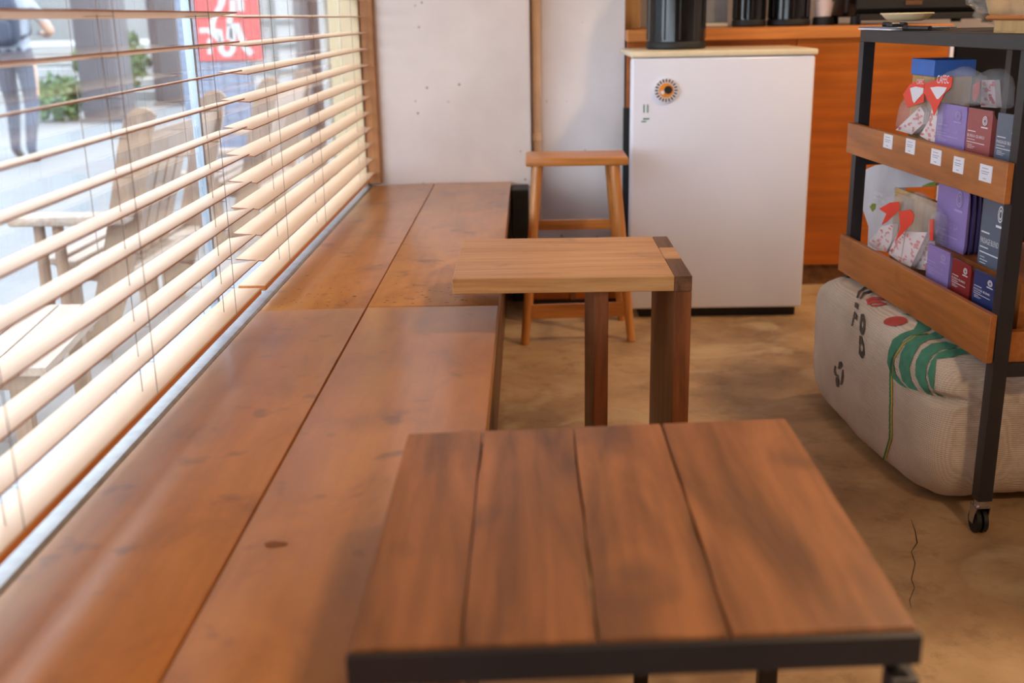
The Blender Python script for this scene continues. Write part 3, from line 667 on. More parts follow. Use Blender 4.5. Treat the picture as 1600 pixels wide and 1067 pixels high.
# ---- clear bags of paper filters with red header labels
def poly_on(pts, v): return [T(*( (onrack(x, y, v)[0], v, onrack(x, y, v)[1]) )) for x, y in pts]
def filter_bag(label, outline, stacks, reds, v, lettering=None, funnels=()):
    us = [onrack(x, y, v)[0] for x, y in outline]; zs = [onrack(x, y, v)[1] for x, y in outline]
    b = thing('filter_bag', label, 'bag', tuple(T(sum(us)/len(us), v+.02, min(zs))), 0, 'clear bags of coffee filters')
    # puffy film: outline lofted from front to back, both ends drawn in
    cu, cz = sum(us)/len(us), sum(zs)/len(zs); rings = []
    N = 28; dense = []
    for i in range(len(outline)):
        p, q_ = (us[i], zs[i]), (us[(i+1) % len(us)], zs[(i+1) % len(us)])
        for s in range(4): dense.append((p[0]+(q_[0]-p[0])*s/4, p[1]+(q_[1]-p[1])*s/4))
    zmin = min(zs)
    for f, dv in ((.6, 0), (.9, .004), (1, .012), (1, .026), (.9, .036), (.6, .04)):
        ring = []
        for (u, z) in dense:
            j = noise.noise(Vector((u*45, z*45, dv*30)))*.004
            zz = cz+(z-cz)*f+j
            ring.append(T(cu+(u-cu)*f+j, v+dv+noise.noise(Vector((u*60, z*60, 3)))*.003, max(zz, zmin)))
        rings.append(ring)
    obj('film', loft(BM(), rings), MAT['film'], b, 60)
    for st in stacks:
        s = obj('filter_stack', prism(BM(), poly_on(st, v+.013), RV*.012), MAT['filt'], b)
        bm = BM(); pp = poly_on(st, v+.0124); c = sum(pp, Vector())/len(pp); rnd = random.Random(len(st)+int(st[0][0]))
        for k in range(26):
            q_ = c + (pp[rnd.randrange(len(pp))]-c)*rnd.uniform(.1, .85) + (pp[rnd.randrange(len(pp))]-c)*rnd.uniform(0, .12)
            w, h = rnd.uniform(.003, .008), rnd.uniform(.0015, .003)
            prism(bm, [q_-RU*w-Vector((0, 0, h)), q_+RU*w-Vector((0, 0, h)), q_+RU*w+Vector((0, 0, h)), q_-RU*w+Vector((0, 0, h))], RV*.0003)
        obj('filter_print', bm, MAT['pink'], s, 0)
    first = None
    for rd in reds:
        o = obj('header_label', prism(BM(), poly_on(rd, v-.0035), RV*.0008), MAT['red'], b, 0); first = first or o
    lab = [c for c in b.children if c.name.startswith('header_label')]
    for i, fn in enumerate(funnels): obj('funnel_drawing', prism(BM(), poly_on(fn, v-.0045), RV*.0005), MAT['white_print'], lab[min(i, len(lab)-1)], 0)
    if lettering:
        (x0, y0, x1, y1, i) = lettering; ua, za = onrack(x0, y0, v-.0045); ub, zb2 = onrack(x1, y1, v-.0045)
        d = T(ub, v-.0045, zb2)-T(ua, v-.0045, za); L = d.length
        obj('lettering', text(BM(), 'CAFEC', T(ua, v-.0045, za), d.normalized(), Vector((0, 0, 1)), L, L*.3), MAT['white_print'], lab[i], 0)
    return b
def z2(pts, ox, oy, s): return [(ox+x/s, oy+y/s) for x, y in pts]
A6 = lambda pts: z2(pts, 1360, 80, 6.667)
filter_bag('clear bag of cone filters with red label at left of upper shelf',
    A6([(220, 800), (270, 560), (350, 420), (470, 310), (560, 300), (590, 480), (560, 700), (520, 900), (380, 870)]),
    [A6([(262, 820), (520, 575), (560, 640), (545, 760), (430, 868)])],
    [A6([(340, 450), (410, 345), (500, 302), (560, 305), (556, 528), (470, 560), (385, 590)])], .030, (480/6.667+1360, 345/6.667+80, 552/6.667+1360, 345/6.667+80, 0),
    [A6([(412, 385), (470, 368), (553, 385), (548, 435), (455, 540), (440, 520)])])
filter_bag('clear puffed bag of cone filters with large red V label beside purple pouch',
    A6([(520, 870), (545, 640), (560, 420), (640, 300), (760, 200), (900, 160), (1010, 215), (1070, 270), (1060, 400), (1070, 560), (960, 575), (760, 545), (735, 650), (705, 960)]),
    [A6([(515, 880), (610, 720), (640, 600), (735, 560), (700, 960), (600, 930)])],
    [A6([(555, 430), (570, 335), (690, 300), (765, 245), (855, 270), (842, 375), (770, 440), (660, 672), (632, 560), (590, 500)])], .012, (690/6.667+1360, 335/6.667+80, 815/6.667+1360, 338/6.667+80, 0),
    [A6([(622, 378), (700, 368), (795, 378), (770, 430), (705, 500), (690, 498)])])
filter_bag('dim clear bag with a red strip behind the red pouch on upper shelf',
    A6([(1065, 540), (1060, 330), (1110, 210), (1240, 170), (1320, 280), (1340, 400), (1325, 600)]), [A6([(1150, 580), (1160, 300), (1290, 300), (1310, 590)])],
    [A6([(1062, 500), (1068, 350), (1140, 310), (1135, 430), (1085, 530)])], .10)
B8 = lambda pts: z2(pts, 1340, 255, 6.467)
filter_bag('clear bag of cone filters with curled red label at left of lower shelf',
    B8([(105, 800), (160, 680), (165, 480), (200, 350), (400, 310), (430, 420), (370, 600), (350, 800), (290, 900)]),
    [B8([(103, 800), (240, 640), (360, 610), (345, 780), (290, 898), (180, 870)])], [B8([(215, 460), (330, 395), (420, 390), (420, 470), (300, 590), (240, 625), (290, 510)])], .030)
filter_bag('clear bag of cone filters with red label in middle of lower shelf filter bags',
    B8([(310, 920), (370, 640), (400, 470), (440, 330), (540, 280), (700, 450), (715, 520), (690, 660), (640, 800), (540, 1050), (430, 1010)]),
    [B8([(310, 915), (380, 760), (480, 680), (430, 1000)]), B8([(437, 1003), (490, 690), (700, 700), (640, 830), (535, 1050)])],
    [B8([(415, 490), (530, 468), (570, 520), (555, 600), (385, 780), (430, 640)])], .014)
filter_bag('clear bag of cone filters with narrow red strip beside short purple pouch',
    B8([(545, 1060), (640, 880), (690, 700), (740, 500), (770, 560), (760, 760), (715, 1090)]), [B8([(548, 1060), (690, 800), (730, 790), (712, 1085)])], [B8([(722, 570), (766, 562), (760, 775), (728, 785)])], .030)
# ---- boxes and paper bag on the rack
(ua, za), (ub, zb_) = onrack(1408, 88, .03), onrack(1441, 112, .03); u0, u1 = min(ua, ub), max(ua, ub)
t = thing('lidded_box', 'cardboard box with bright blue lid at far end of upper shelf', 'box', tuple(T((u0+u1)/2, .12, UZ)))
zt = .892; obj('carton', rb((u0+.003, .06, UZ), (u1-.003, .145, zt-.036), .001), MAT['card'], t); obj('lid', rb((u0, .056, zt-.0355), (u1, .15, zt), .001), MAT['blue'], t)
(ua, za), (ub, _) = onrack(1563, 116, .10), onrack(1600, 120, .10)
t = thing('printed_box', 'grey printed carton standing above the slate pouch on upper shelf', 'box', tuple(T((ua+ub)/2, .13, UZ)))
obj('carton', rb((ub, .145, UZ), (ua, .20, za), .001), MAT['greybox'], t)
bm = BM(); w = ua-ub; h = za-UZ
prism(bm, [T(ua-w*.12, .1447, za-h*.05), T(ua-w*.30, .1447, za-h*.36), T(ua-w*.36, .1447, za-h*.34)], RV*.0004)
for a, b, y in ((.3, .7, .16), (.1, .6, .6), (.1, .5, .7)): prism(bm, [T(ua-w*a, .1447, za-h*y), T(ua-w*b, .1447, za-h*y), T(ua-w*b, .1447, za-h*(y-.02)), T(ua-w*a, .1447, za-h*(y-.02))], RV*.0004)
obj('artwork', bm, MAT['pred'], t, 0)
t = thing('paper_sack', 'large pale grey paper bag with green leaf print at back of lower shelf', 'bag', tuple(T(.62, .18, LZ)))
zt = .650
def cr(pts, v): return [T(onrack(x, y, v)[0], v, min(max(onrack(x, y, v)[1], LZ+.0005), zt)) for x, y in pts]
body = B8([(100, 870), (110, 640), (20, 370), (30, 90), (180, 20), (350, 0), (640, 60), (800, 200), (640, 240), (370, 250), (380, 900)])
obj('body', prism(BM(), cr(body, .12), RV*.03), MAT['greypaper'], t)
obj('leaf_print', prism(BM(), cr(B8([(120, 440), (150, 405), (185, 410), (180, 460), (150, 492)]), .1192), RV*.0005), MAT['leafgreen'], t, 0)
obj('leaf_print', prism(BM(), cr(B8([(640, 235), (720, 200), (785, 185), (790, 230)]), .1192), RV*.0005), MAT['leafgreen'], t, 0)
bm = BM(); ua, za = onrack(1366, 303, .1185); text(bm, 'COFFEE', T(ua, .1185, za), -RU, (0, 0, 1), .06, .008); obj('small_print', bm, MAT['white_print'], t, 0)
obj('small_print', text(BM(), 'FILTER', T(ua, .1185, za-.013), -RU, (0, 0, 1), .08, .007), MAT['white_print'], t, 0)
(ua, za), (ub, zb_) = onrack(1397, 295, .07), onrack(1464, 400, .07)
t = thing('carton', 'plain brown cardboard carton behind the lower shelf filter bags', 'box', tuple(T((ua+ub)/2, .075, LZ)))
obj('carton_body', rb((max(ub, .4225), .072, LZ), (ua, .112, za-.006), .001), MAT['card'], t); obj('carton_flap', rb((max(ub, .4225), .0725, za-.0055), (ua, .0745, za+.004)), MAT['card'], t)

# ---- things on top of the rack
TZ2 = .9545
t = thing('clipboard', 'thin dark clipboard with white papers on the rack top', 'clipboard', tuple(T(.70, .1, TZ2)))
obj('paper_sheet', rb((.60, -.006, TZ2), (.80, .13, TZ2+.003)), MAT['paper'], t); obj('board', rb((.585, .0, TZ2+.0032), (.815, .14, TZ2+.0065), .001), MAT['slate'], t)
obj('clip', rb((.64, .01, TZ2+.0066), (.67, .05, TZ2+.016), .002), MAT['black'], t)
t = thing('serving_dish', 'shallow cream dish resting on the clipboard on the rack top', 'dish', tuple(T(.62, .2, TZ2)))
ud = onrack(1416, 38, .12)[0]; t.location = T(ud, .12, TZ2); WM[t.name] = _wm(t.location); c = T(ud, .12, TZ2+.0172); obj('dish_bowl', lathe(BM(), [(.035, 0), (.05, .006), (.062, .018), (.058, .018), (.045, .008)], c, 32), MAT['cream'], t)
obj('dish_rim', lathe(BM(), [(.0625, .0165), (.0632, .018), (.0625, .0195), (.0582, .0192)], T(ud, .12, TZ2+.0172), 32), MAT['cream'], t)
for k, (a, b) in enumerate((((.70, .03), (.62, .035)), ((.54, .012), (.44, .014)))):
    t = thing('marker_pen', ('black pen lying on the clipboard on the rack top', 'black pen beside the bread bag on the rack top')[k], 'pen', tuple(T(a[0], a[1], TZ2)))
    z = .0125 if k == 0 else .006; z = TZ2+z-.0005
    obj('barrel', cyl(BM(), T(a[0], a[1], z), T(b[0], b[1], z), .0052, seg=14), MAT['black'], t); obj('cap', cyl(BM(), T(a[0]+.02, a[1]-.005, z), T(a[0]+.001, a[1]-.0003, z), .0058, seg=14), MAT['dark'], t)
t = thing('bread_bag', 'clear crinkled bag holding golden loaves on the rack top', 'bag', tuple(T(.33, .16, TZ2)))
def blob(bm, c, s, n=3, k=2.6, amp=.06, f=22, seed=0, flat=True):
    r = bmesh.ops.create_icosphere(bm, subdivisions=n, radius=1)
    for v_ in r['verts']:
        p = v_.co.normalized(); q_ = (abs(p.x)**k+abs(p.y)**k+abs(p.z)**k)**(1/k); p = p/q_
        p = p*(1+amp*noise.noise(Vector((p.x, p.y, p.z))*f/8+Vector((seed, seed, 0))))
        v_.co = Vector(c)+Vector((p.x*s[0], p.y*s[1], p.z*s[2]))
    return bm
for k, (u, v, s) in enumerate(((.43, .18, (.045, .06, .05)), (.36, .19, (.045, .06, .052)), (.29, .18, (.04, .055, .045)))):
    obj('loaf', blob(BM(), T(u, v, TZ2+.062), s, 3, 2.4, .08, 30, k), MAT['bread'], t)
obj('film', blob(BM(), T(.36, .19, TZ2+.09), (.125, .165, .086), 4, 2.2, .2, 40, 5), MAT['film'], t, 60)
t = thing('cardboard_tray', 'low kraft cardboard tray at near end of the rack top', 'tray', tuple(T(.09, .12, TZ2)))
obj('tray_base', rb((.01, .02, TZ2), (.175, .22, TZ2+.003)), MAT['card'], t)
for lo, hi in (((.01, .02), (.175, .0225)), ((.01, .2175), (.175, .22)), ((.01, .0227), (.0125, .2173)), ((.1725, .0227), (.175, .2173))):
    obj('tray_wall', rb((lo[0], lo[1], TZ2+.0031), (hi[0], hi[1], TZ2+.022)), MAT['card'], t)
t = thing('wooden_board', 'small brown wooden board laid across the cardboard tray', 'board', tuple(T(.09, .12, TZ2+.022)))
obj('board_slab', rb((.0, .015, TZ2+.0225), (.205, .20, TZ2+.031), .003), MAT['shelf'], t); obj('handle', rb((.2055, .09, TZ2+.0235), (.235, .13, TZ2+.030), .003), MAT['shelf'], t)

# ------------------------------------------------------------------ burlap sacks
def sack(label, cu, cv, cz, a, b, c, n, k=4.2, prints=None, seed=0, group='burlap coffee sacks', shear=0):
    t = thing('burlap_sack', label, 'sack', tuple(T(cu, cv, 0)), 0, group)
    def surf(x, y, z):
        q_ = (abs(x)**k+abs(y)**k+abs(z)**k)**(1/k); x, y, z = x/q_, y/q_, z/q_
        nz = noise.noise(Vector((x*1.6+seed, y*1.6, z*1.3)))*.035 + noise.noise(Vector((x*4.5, y*5+seed, z*1.5)))*.014 + noise.noise(Vector((x*11, y*9, z*4+seed)))*.005
        s = 1+nz
        zz = cz+c*z*s
        # belly bulges outward low down, corners fold in
        bulge = 1+.05*(1-z*z)
        # a tucked fold near the close upper corner
        d2 = ((x+.93)/.10)**2+((z-.42+.25*(x+.93))/.06)**2
        fold = -.035*math.exp(-d2)*(1 if y < 0 else 0)
        return T(cu+a*x*s*bulge+shear*z, cv+b*y*s*bulge-fold, max(zz, .004))
    G = BM(); pos = {}
    def vert(ijk):
        if ijk not in pos: pos[ijk] = G.verts.new(surf(*[2*i/n-1 for i in ijk]))
        return pos[ijk]
    front = []
    for ax in range(3):
        for side in (0, n):
            o1, o2 = (ax+1) % 3, (ax+2) % 3
            for i in range(n):
                for j in range(n):
                    q_ = []
                    for di, dj in ((0, 0), (1, 0), (1, 1), (0, 1)):
                        k3 = [0, 0, 0]; k3[ax] = side; k3[o1] = i+di; k3[o2] = j+dj; q_.append(vert(tuple(k3)))
                    fce = G.faces.new(q_)
                    if (ax == 1 and side == 0) or (ax == 2 and side == n): front.append(fce)
    bo = obj('sack_body', G, MAT['burlap'], t, 80)
    if prints:
        def inside(x, y, poly):
            r = False; j = len(poly)-1
            for i in range(len(poly)):
                if (poly[i][1] > y) != (poly[j][1] > y) and x < (poly[j][0]-poly[i][0])*(y-poly[i][1])/(poly[j][1]-poly[i][1])+poly[i][0]: r = not r
                j = i
            return r
        groups = []
        for nm, mt, polys in prints:
            xs = [p[0] for pl_ in polys for p in pl_]; ys = [p[1] for pl_ in polys for p in pl_]
            groups.append((nm, mt, polys, min(xs), max(xs), min(ys), max(ys), []))
        NF = 380; cache = {}
        def fp(face, i, j):
            key = (face, i, j)
            if key not in cache: a_, b_ = 2*i/NF-1, 2*j/NF-1; cache[key] = surf(a_, -1, b_) if face == 0 else surf(a_, b_, 1)
            return cache[key]
        for face in (0, 1):
            for i in range(NF):
                for j in range(0, NF if face == 0 else NF//2):
                    ca, cb = (2*i+1)/NF-1, (2*j+1)/NF-1
                    if face == 0 and cb < -.98: continue
                    x, y = project(surf(ca, -1, cb) if face == 0 else surf(ca, cb, 1))
                    for g in groups:
                        if g[3] <= x <= g[4] and g[5] <= y <= g[6]:
                            ins = False
                            for pl_ in g[2]:
                                if inside(x, y, pl_): ins = not ins
                            if ins: g[7].append([fp(face, i, j), fp(face, i+1, j), fp(face, i+1, j+1), fp(face, i, j+1)])
        for nm, mt, _, _, _, _, _, cells in groups:
            if not cells: continue
            bm = BM()
            for q_ in cells: bm.faces.new([bm.verts.new(p) for p in q_])
            bmesh.ops.remove_doubles(bm, verts=bm.verts, dist=1e-5)
            bm.normal_update(); cdir = (CAM - cells[0][0]).normalized()
            for v_ in bm.verts:
                nn = v_.normal if v_.normal.dot(cdir) > 0 else -v_.normal
                v_.co = v_.co + nn*.0022
            obj(nm, bm, MAT[mt], bo, 80)
    return t
def band(pts, w):
    """stroke of width w(px) along pts"""
    L = []; Rr = []
    for i, p in enumerate(pts):
        a = pts[max(i-1, 0)]; b = pts[min(i+1, len(pts)-1)]; dx, dy = b[0]-a[0], b[1]-a[1]; l = math.hypot(dx, dy) or 1
        ww = w[i] if isinstance(w, (list, tuple)) else w
        L.append((p[0]-dy/l*ww/2, p[1]+dx/l*ww/2)); Rr.append((p[0]+dy/l*ww/2, p[1]-dx/l*ww/2))
    return L+Rr[::-1]
def ell(cx, cy, rx, ry, rot=0, n=24):
    return [(cx+rx*math.cos(a)*math.cos(rot)-ry*math.sin(a)*math.sin(rot), cy+rx*math.cos(a)*math.sin(rot)+ry*math.sin(a)*math.cos(rot)) for a in [2*PI*i/n for i in range(n)]]
K6 = lambda pts: z2(pts, 1260, 420, 4.7)
K8 = lambda pts: z2(pts, 1290, 430, 8.208)
K9 = lambda pts: z2(pts, 1290, 530, 9.7)
green = [K6([(705, 335), (770, 335), (860, 365), (920, 420), (905, 455), (840, 480), (770, 490), (710, 530), (670, 590), (645, 680), (660, 770), (700, 830), (750, 880), (690, 850), (630, 790), (600, 690), (610, 600), (640, 520), (700, 480), (790, 450), (818, 400), (790, 360)]),
         K6([(960, 460), (1010, 490), (990, 515), (900, 525), (840, 560), (790, 640), (760, 730), (775, 820), (825, 895), (760, 875), (710, 820), (685, 720), (700, 620), (740, 550), (800, 505), (900, 490)]),
         K6([(1020, 540), (1110, 570), (1080, 590), (990, 600), (930, 640), (890, 710), (880, 800), (910, 900), (935, 925), (890, 915), (840, 860), (805, 780), (810, 680), (850, 600), (920, 555)]),
         K6([(1130, 590), (1190, 625), (1100, 640), (1030, 675), (985, 750), (975, 850), (1010, 935), (1030, 945), (960, 920), (915, 860), (895, 770), (920, 680), (970, 620), (1040, 600)])]
red = [K8(ell(900, 598, 152, 60, -.08)), K8(band([(790, 385), (700, 350), (620, 345), (550, 365), (540, 335), (600, 308), (680, 305), (750, 320)], [10, 28, 38, 50, 50, 42, 32, 18])), K8(band([(580, 400), (660, 395), (780, 375)], [16, 24, 16]))]
black = [K8(band([(480, 500), (485, 600), (478, 700), (480, 760)], [38, 70, 66, 30])), K8(ell(480, 630, 14, 45)), K8(band([(455, 775), (470, 880), (472, 1000), (478, 1060)], [22, 60, 72, 24])), K8(ell(470, 930, 18, 50, -.1)),
         K8(band([(385, 470), (365, 560), (348, 650)], 16)), K8([(400, 480), (418, 520), (410, 585), (385, 560)]), K8([(385, 350), (430, 370), (425, 450), (380, 410)]),
         K8(band([(410, 300), (430, 220), (500, 170), (590, 160), (720, 205)], [26, 26, 22, 20, 22])), K8(band([(445, 315), (490, 240), (600, 208)], [14, 30, 24])), K8(band([(300, -5), (385, 5), (390, 40)], [20, 34, 26])),
         K8([(765, 265), (850, 270), (850, 290), (770, 290)]), K8([(835, 310), (900, 305), (910, 335), (840, 335)]), K8([(850, 360), (960, 355), (965, 380), (870, 385)]), K8([(975, 385), (1010, 390), (1020, 420), (985, 410)]),
         K9(band([(160, 400), (145, 480), (160, 540), (215, 560)], [26, 22, 24, 20])), K9(band([(235, 340), (235, 400), (210, 450)], [40, 60, 24])), K9(band([(270, 460), (265, 560), (245, 690)], [18, 28, 22])), K9(band([(185, 570), (190, 640), (190, 720)], [40, 52, 24]))]
thr = K6([(900, 482), (800, 492), (705, 560), (640, 660), (627, 790), (627, 1000)]) + z2([(625, 60), (624, 300), (584, 435), (536, 570)], 1260, 620, 4.7)
thr_y = band([(x+1.2, y) for x, y in thr], 2.2); thr_g = band([(x-1.2, y) for x, y in thr], 2.6)
sack('big printed burlap coffee sack with green wave print under the rack', .475, .105, .176, .385, .172, .172, 100, 6.0,
     [('green_wave_print', 'pgreen', [g]) for g in green] + [('red_print', 'pred', [g]) for g in red] + [('printed_letter', 'pblack', g) for g in [black[0:2], black[2:4]] + [[b_] for b_ in black[4:]]] + [('green_thread', 'pdkgreen', [thr_g]), ('yellow_thread', 'pyellow', [thr_y])], 3)
sack('plain burlap sack behind the near post at the right edge', .36, .56, .19, .40, .20, .185, 50, 3.6, None, 9)

# ------------------------------------------------------------------ pendant lamps (the room's own warm light, above the frame)
for k, (x, y, z) in enumerate(LAMPS):
    t = thing('pendant_lamp', ('black pendant lamp above the far counter side', 'black pendant lamp above the near table', 'black pendant lamp above the room middle')[k], 'lamp', (x, y, 2.599), 0, 'pendant lamps')
    obj('lamp_cord', cyl(BM(), (x, y, z+.14), (x, y, 2.585), .003, seg=8), MAT['dark'], t)
    obj('ceiling_rose', cyl(BM(), (x, y, 2.585), (x, y, 2.599), .05, seg=24), MAT['dark'], t)
    bm = BM(); pr = [(.03, .14), (.035, .10), (.09, .06), (.13, .0), (.126, .0), (.086, .056), (.03, .095)]
    lathe(bm, pr, (x, y, z), 32); obj('lamp_shade', bm, MAT['black'], t)
    obj('bulb', blob(BM(), (x, y, z+.03), (.028, .028, .034), 3, 2, 0), MAT['warm'], t)
    L = bpy.data.lights.new('lamp_light', 'SPOT'); L.energy = LAMP_W; L.color = LAMP_COL; L.shadow_soft_size = .09; L.spot_size = math.radians(160); L.spot_blend = .7
    lo = bpy.data.objects.new('lamp_light', L); C.objects.link(lo); lo.location = (x, y, z-.02)

# ------------------------------------------------------------------ the street outside
GZ = -.3
struct('ground_street', bx((-40, -10, GZ-.3), (-.701, 60, GZ)), MAT['street'])
bpy.data.objects['ground_street'].name = 'pavement'
# wooden armchair benches along the window, backs towards the glass
def lounge(label, y0, first):
    t = thing('outdoor_armchair', label, 'chair', (-1.7, y0, GZ), 0, 'wooden armchairs outside the window')
    th = .032
    for y in (y0, y0+1.0):
        bm = BM(); pts = []
        cl = [(.65, -1.485, .055), (.55, -1.51, .066), (.2, -1.60, .066), (-.05, -1.68, .062), (GZ+.001, -1.775, .056)]
        Lp = [(x-w, z) for z, x, w in cl]; Rp = [(x+w, z) for z, x, w in cl]
        arc = [(-1.472+.058*math.cos(a), .645+.05*math.sin(a)) for a in [PI*i/8 for i in range(1, 8)]]
        ring = [Vector((x, y-th/2, z)) for x, z in Rp[::-1]+arc+Lp]
        prism(bm, ring, (0, th, 0)); obj('back_post', bm, MAT['deck'], t)
    def at_z(z):
        f = (z-GZ)/(.65-GZ); return -1.775+f*(.29)
    obj('top_rail', prism(BM(), [Vector((at_z(.60)+.02, y0+.017, .60)), Vector((at_z(.60)+.045, y0+.017, .60)), Vector((at_z(.5)+.045, y0+.017, .5)), Vector((at_z(.5)+.02, y0+.017, .5))], (0, .966, 0)), MAT['deck'], t)
    for k in range(5):
        ya = y0+.05+k*.125
        obj('back_slat', prism(BM(), [Vector((at_z(.56)-.005, ya, .56)), Vector((at_z(.56)+.018, ya, .56)), Vector((at_z(.06)+.018, ya, .06)), Vector((at_z(.06)-.005, ya, .06))], (0, .1, 0)), MAT['deck'], t)
    for y in (y0-.09, y0+1.09):
        bm = BM(); box(bm, (-1.985, y-.06, .268), (-1.535, y+.06, .306), .012, 2); obj('arm', bm, MAT['deck_y'], t)
        for x in (-1.895, -1.822): obj('arm_post', cyl(BM(), (x, y, GZ+.001), (x+.006, y, .267), .026, .021, 16), MAT['deck'], t)
    for k in range(5):
        x0 = -1.945+k*.072; obj('seat_slat', bx((x0, y0+.02, .085-.012*k), (x0+.064, y0+.98, .11-.012*k), .004), MAT['deck_y'], t)
    for y in (y0+.08, y0+.9):
        obj('seat_bearer', prism(BM(), [Vector((-1.93, y, .083)), Vector((-1.60, y, .03)), Vector((-1.62, y, -.02)), Vector((-1.90, y, .02))], (0, .035, 0)), MAT['deck'], t)
        obj('front_leg', bx((-1.90, y, GZ+.001), (-1.84, y+.035, .03)), MAT['deck'], t)
lounge('wooden slatted armchair outside the glass, nearest beyond the slatted stool', 4.2, True)
lounge('wooden slatted armchair farther along the pavement, partly behind far blind', 6.35, False)
t = thing('outdoor_stool', 'low slatted wooden stool on the pavement outside the near blind', 'stool', (-1.75, 3.2, GZ))
for k in range(7):
    x1 = -1.43-k*.083; sh = .10
    bm = BM(); prism(bm, [Vector((x1+.065, 2.885, .08)), Vector((x1-.012, 2.885, .08)), Vector((x1-.107, 3.60, .08)), Vector((x1-.03, 3.60, .08))], (0, 0, -.024)); obj('top_slat', bm, MAT['deck_y'], t)
for y, dx in ((2.93, -.0), (3.53, -.08)):
    obj('bearer', bx((-2.0+dx, y, .0), (-1.42+dx, y+.035, .0555)), MAT['deck'], t)
    for x in (-1.97+dx, -1.50+dx): obj('stool_leg', bx((x, y, GZ+.001), (x+.05, y+.035, -.001)), MAT['deck'], t)
# the tiled pier with the red sign
t = thing('tiled_pier', 'pale blue tiled pier of the next shop down the street', 'wall', (-2.5, 9.2, GZ))
obj('core', bx((-2.80, 9.02, GZ), (-2.235, 9.6, 3.0)), MAT['grout'], t)
tw, tht = .1125, .0575; tm = None
for r in range(30):
    for c in range(5):
        x0 = -2.80+c*.113; z0 = GZ+.004+r*.0585
        if tm is None: tm = finish(bx((0, 0, 0), (tw-.006, .012, tht-.004)), 'tile', MAT['tile'], 0)
        o = bpy.data.objects.new('tile', tm); C.objects.link(o); o.parent = t; o.location = (x0+.003+2.5, 9.007-9.2, z0-GZ); WM[o.name] = ID
a, b = pix(311, 96, 1, 8.98), pix(398, -60, 1, 8.98)
t = thing('shop_sign', 'square red sign with white looping strokes on the tiled pier', 'sign', (-2.43, 8.98, a.z))
so = obj('sign_board', bx((a.x, 8.985, a.z), (b.x, 9.005, b.z), .003), MAT['sign'], t)
def stroke(pts, w, y=8.982):
    bm = BM(); pl_ = band([(ox, oy) for ox, oy in pts], w*1.35); n = len(pl_)//2
    P3 = [pix(290+x/6.957, yv/6.957, 1, y) for x, yv in pl_]; vs = [bm.verts.new(p) for p in P3]
    for i in range(n-1): bm.faces.new((vs[i], vs[i+1], vs[2*n-2-i], vs[2*n-1-i]))
    r = bmesh.ops.extrude_face_region(bm, geom=bm.faces[:]); bmesh.ops.translate(bm, verts=[e for e in r['geom'] if isinstance(e, bmesh.types.BMVert)], vec=(0, .0025, 0)); return bm
for pts, w in (([(150, 335), (230, 325), (300, 365), (355, 420), (395, 455)], 42), ([(385, 60), (330, 150), (290, 250), (300, 330), (370, 340), (385, 440), (385, 540), (430, 590), (480, 590), (515, 540), (510, 300)], 48),
               ([(475, 430), (478, 280), (560, 275), (600, 400), (650, 520), (720, 590)], 52), ([(385, 60), (400, -20), (460, -80), (530, -90), (580, -40), (600, 60), (600, 120)], 55), ([(510, 0), (515, 120), (480, 200), (478, 280)], 50), ([(260, 420), (262, 590)], 36)):
    obj('glyph_stroke', stroke(pts, w), MAT['white_sign'], so, 0)
t = thing('shop_window', 'white glazed shop front with grey bars beside the tiled pier', 'window', (-2.05, 9.1, GZ))
obj('white_panel', bx((-2.233, 9.05, GZ), (-1.868, 9.10, 3.0)), MAT['white_sign'], t)
xb = pix(426, 40, 1, 9.04).x; obj('grey_bar', bx((xb-.022, 9.03, .55), (xb+.022, 9.049, 3.0)), MAT['frame_grey'], t)
for y in (35, 72, 112): zb2 = pix(426, y, 1, 9.04).z; obj('grey_bar', bx((-2.21, 9.0305, zb2-.018), (-1.875, 9.0495, zb2+.018)), MAT['frame_grey'], t)
t = thing('shutter_post', 'grey ribbed shutter and posts beyond the shop front', 'shutter', (-1.7, 9.2, GZ))
obj('shutter_face', bx((-1.866, 9.06, GZ), (-1.30, 9.12, 3.0)), MAT['shutter'], t)
for k, (x0, x1) in enumerate(((-1.79, -1.73), (-1.655, -1.62))): obj('post', bx((x0, 8.98, GZ), (x1, 9.059, 3.0)), (MAT['pillar'], MAT['white_sign'])[k], t)
# colonnade across the way
for k, (xa, xb, ya) in enumerate(((-6.15, -5.62, 15.2), (-6.12, -5.5, 18.15), (-4.4, -3.7, 22.5))):
    t = thing('street_pillar', ('broad grey pillar just right of the walking person', 'broad grey pillar second from the walking person', 'broad grey pillar farthest down the street')[k], 'pillar', ((xa+xb)/2, ya+.3, GZ), 0, 'grey pillars')
    obj('shaft', bx((xa, ya, GZ+.06), (xb, ya+.65, 4.5), .03, 2), MAT['pillar'], t); obj('base', bx((xa-.03, ya-.03, GZ), (xb+.03, ya+.68, GZ+.0595), .01), MAT['pillar'], t)
t = thing('white_steps', 'white horizontal steps behind the pillars across the street', 'steps', (-8.5, 18, GZ))
for k in range(5): obj('step', bx((-14-.0*k, 19.5+.5*k, GZ+.001+.19*k), (-5.2, 28, GZ+.17+.19*k), .01), MAT['white_wall'], t)
t = thing('far_building', 'pale building filling the far side of the street', 'building', (-18, 25, GZ))
obj('facade', bx((-26, -5, GZ), (-20, 58, 12)), MAT['white_wall'], t); obj('end_facade', bx((-20, 42, GZ), (-1.2, 48, 12)), MAT['white_wall'], t)
obj('salmon_band', bx((-19.99, 30, 1.0), (-19.9, 40, 3.2)), MAT['salmon'], t)
for k in range(8): obj('window_opening', bx((-19.995, 6+k*5, .9), (-19.9, 8.2+k*5, 2.6)), MAT['frame_grey'], t)
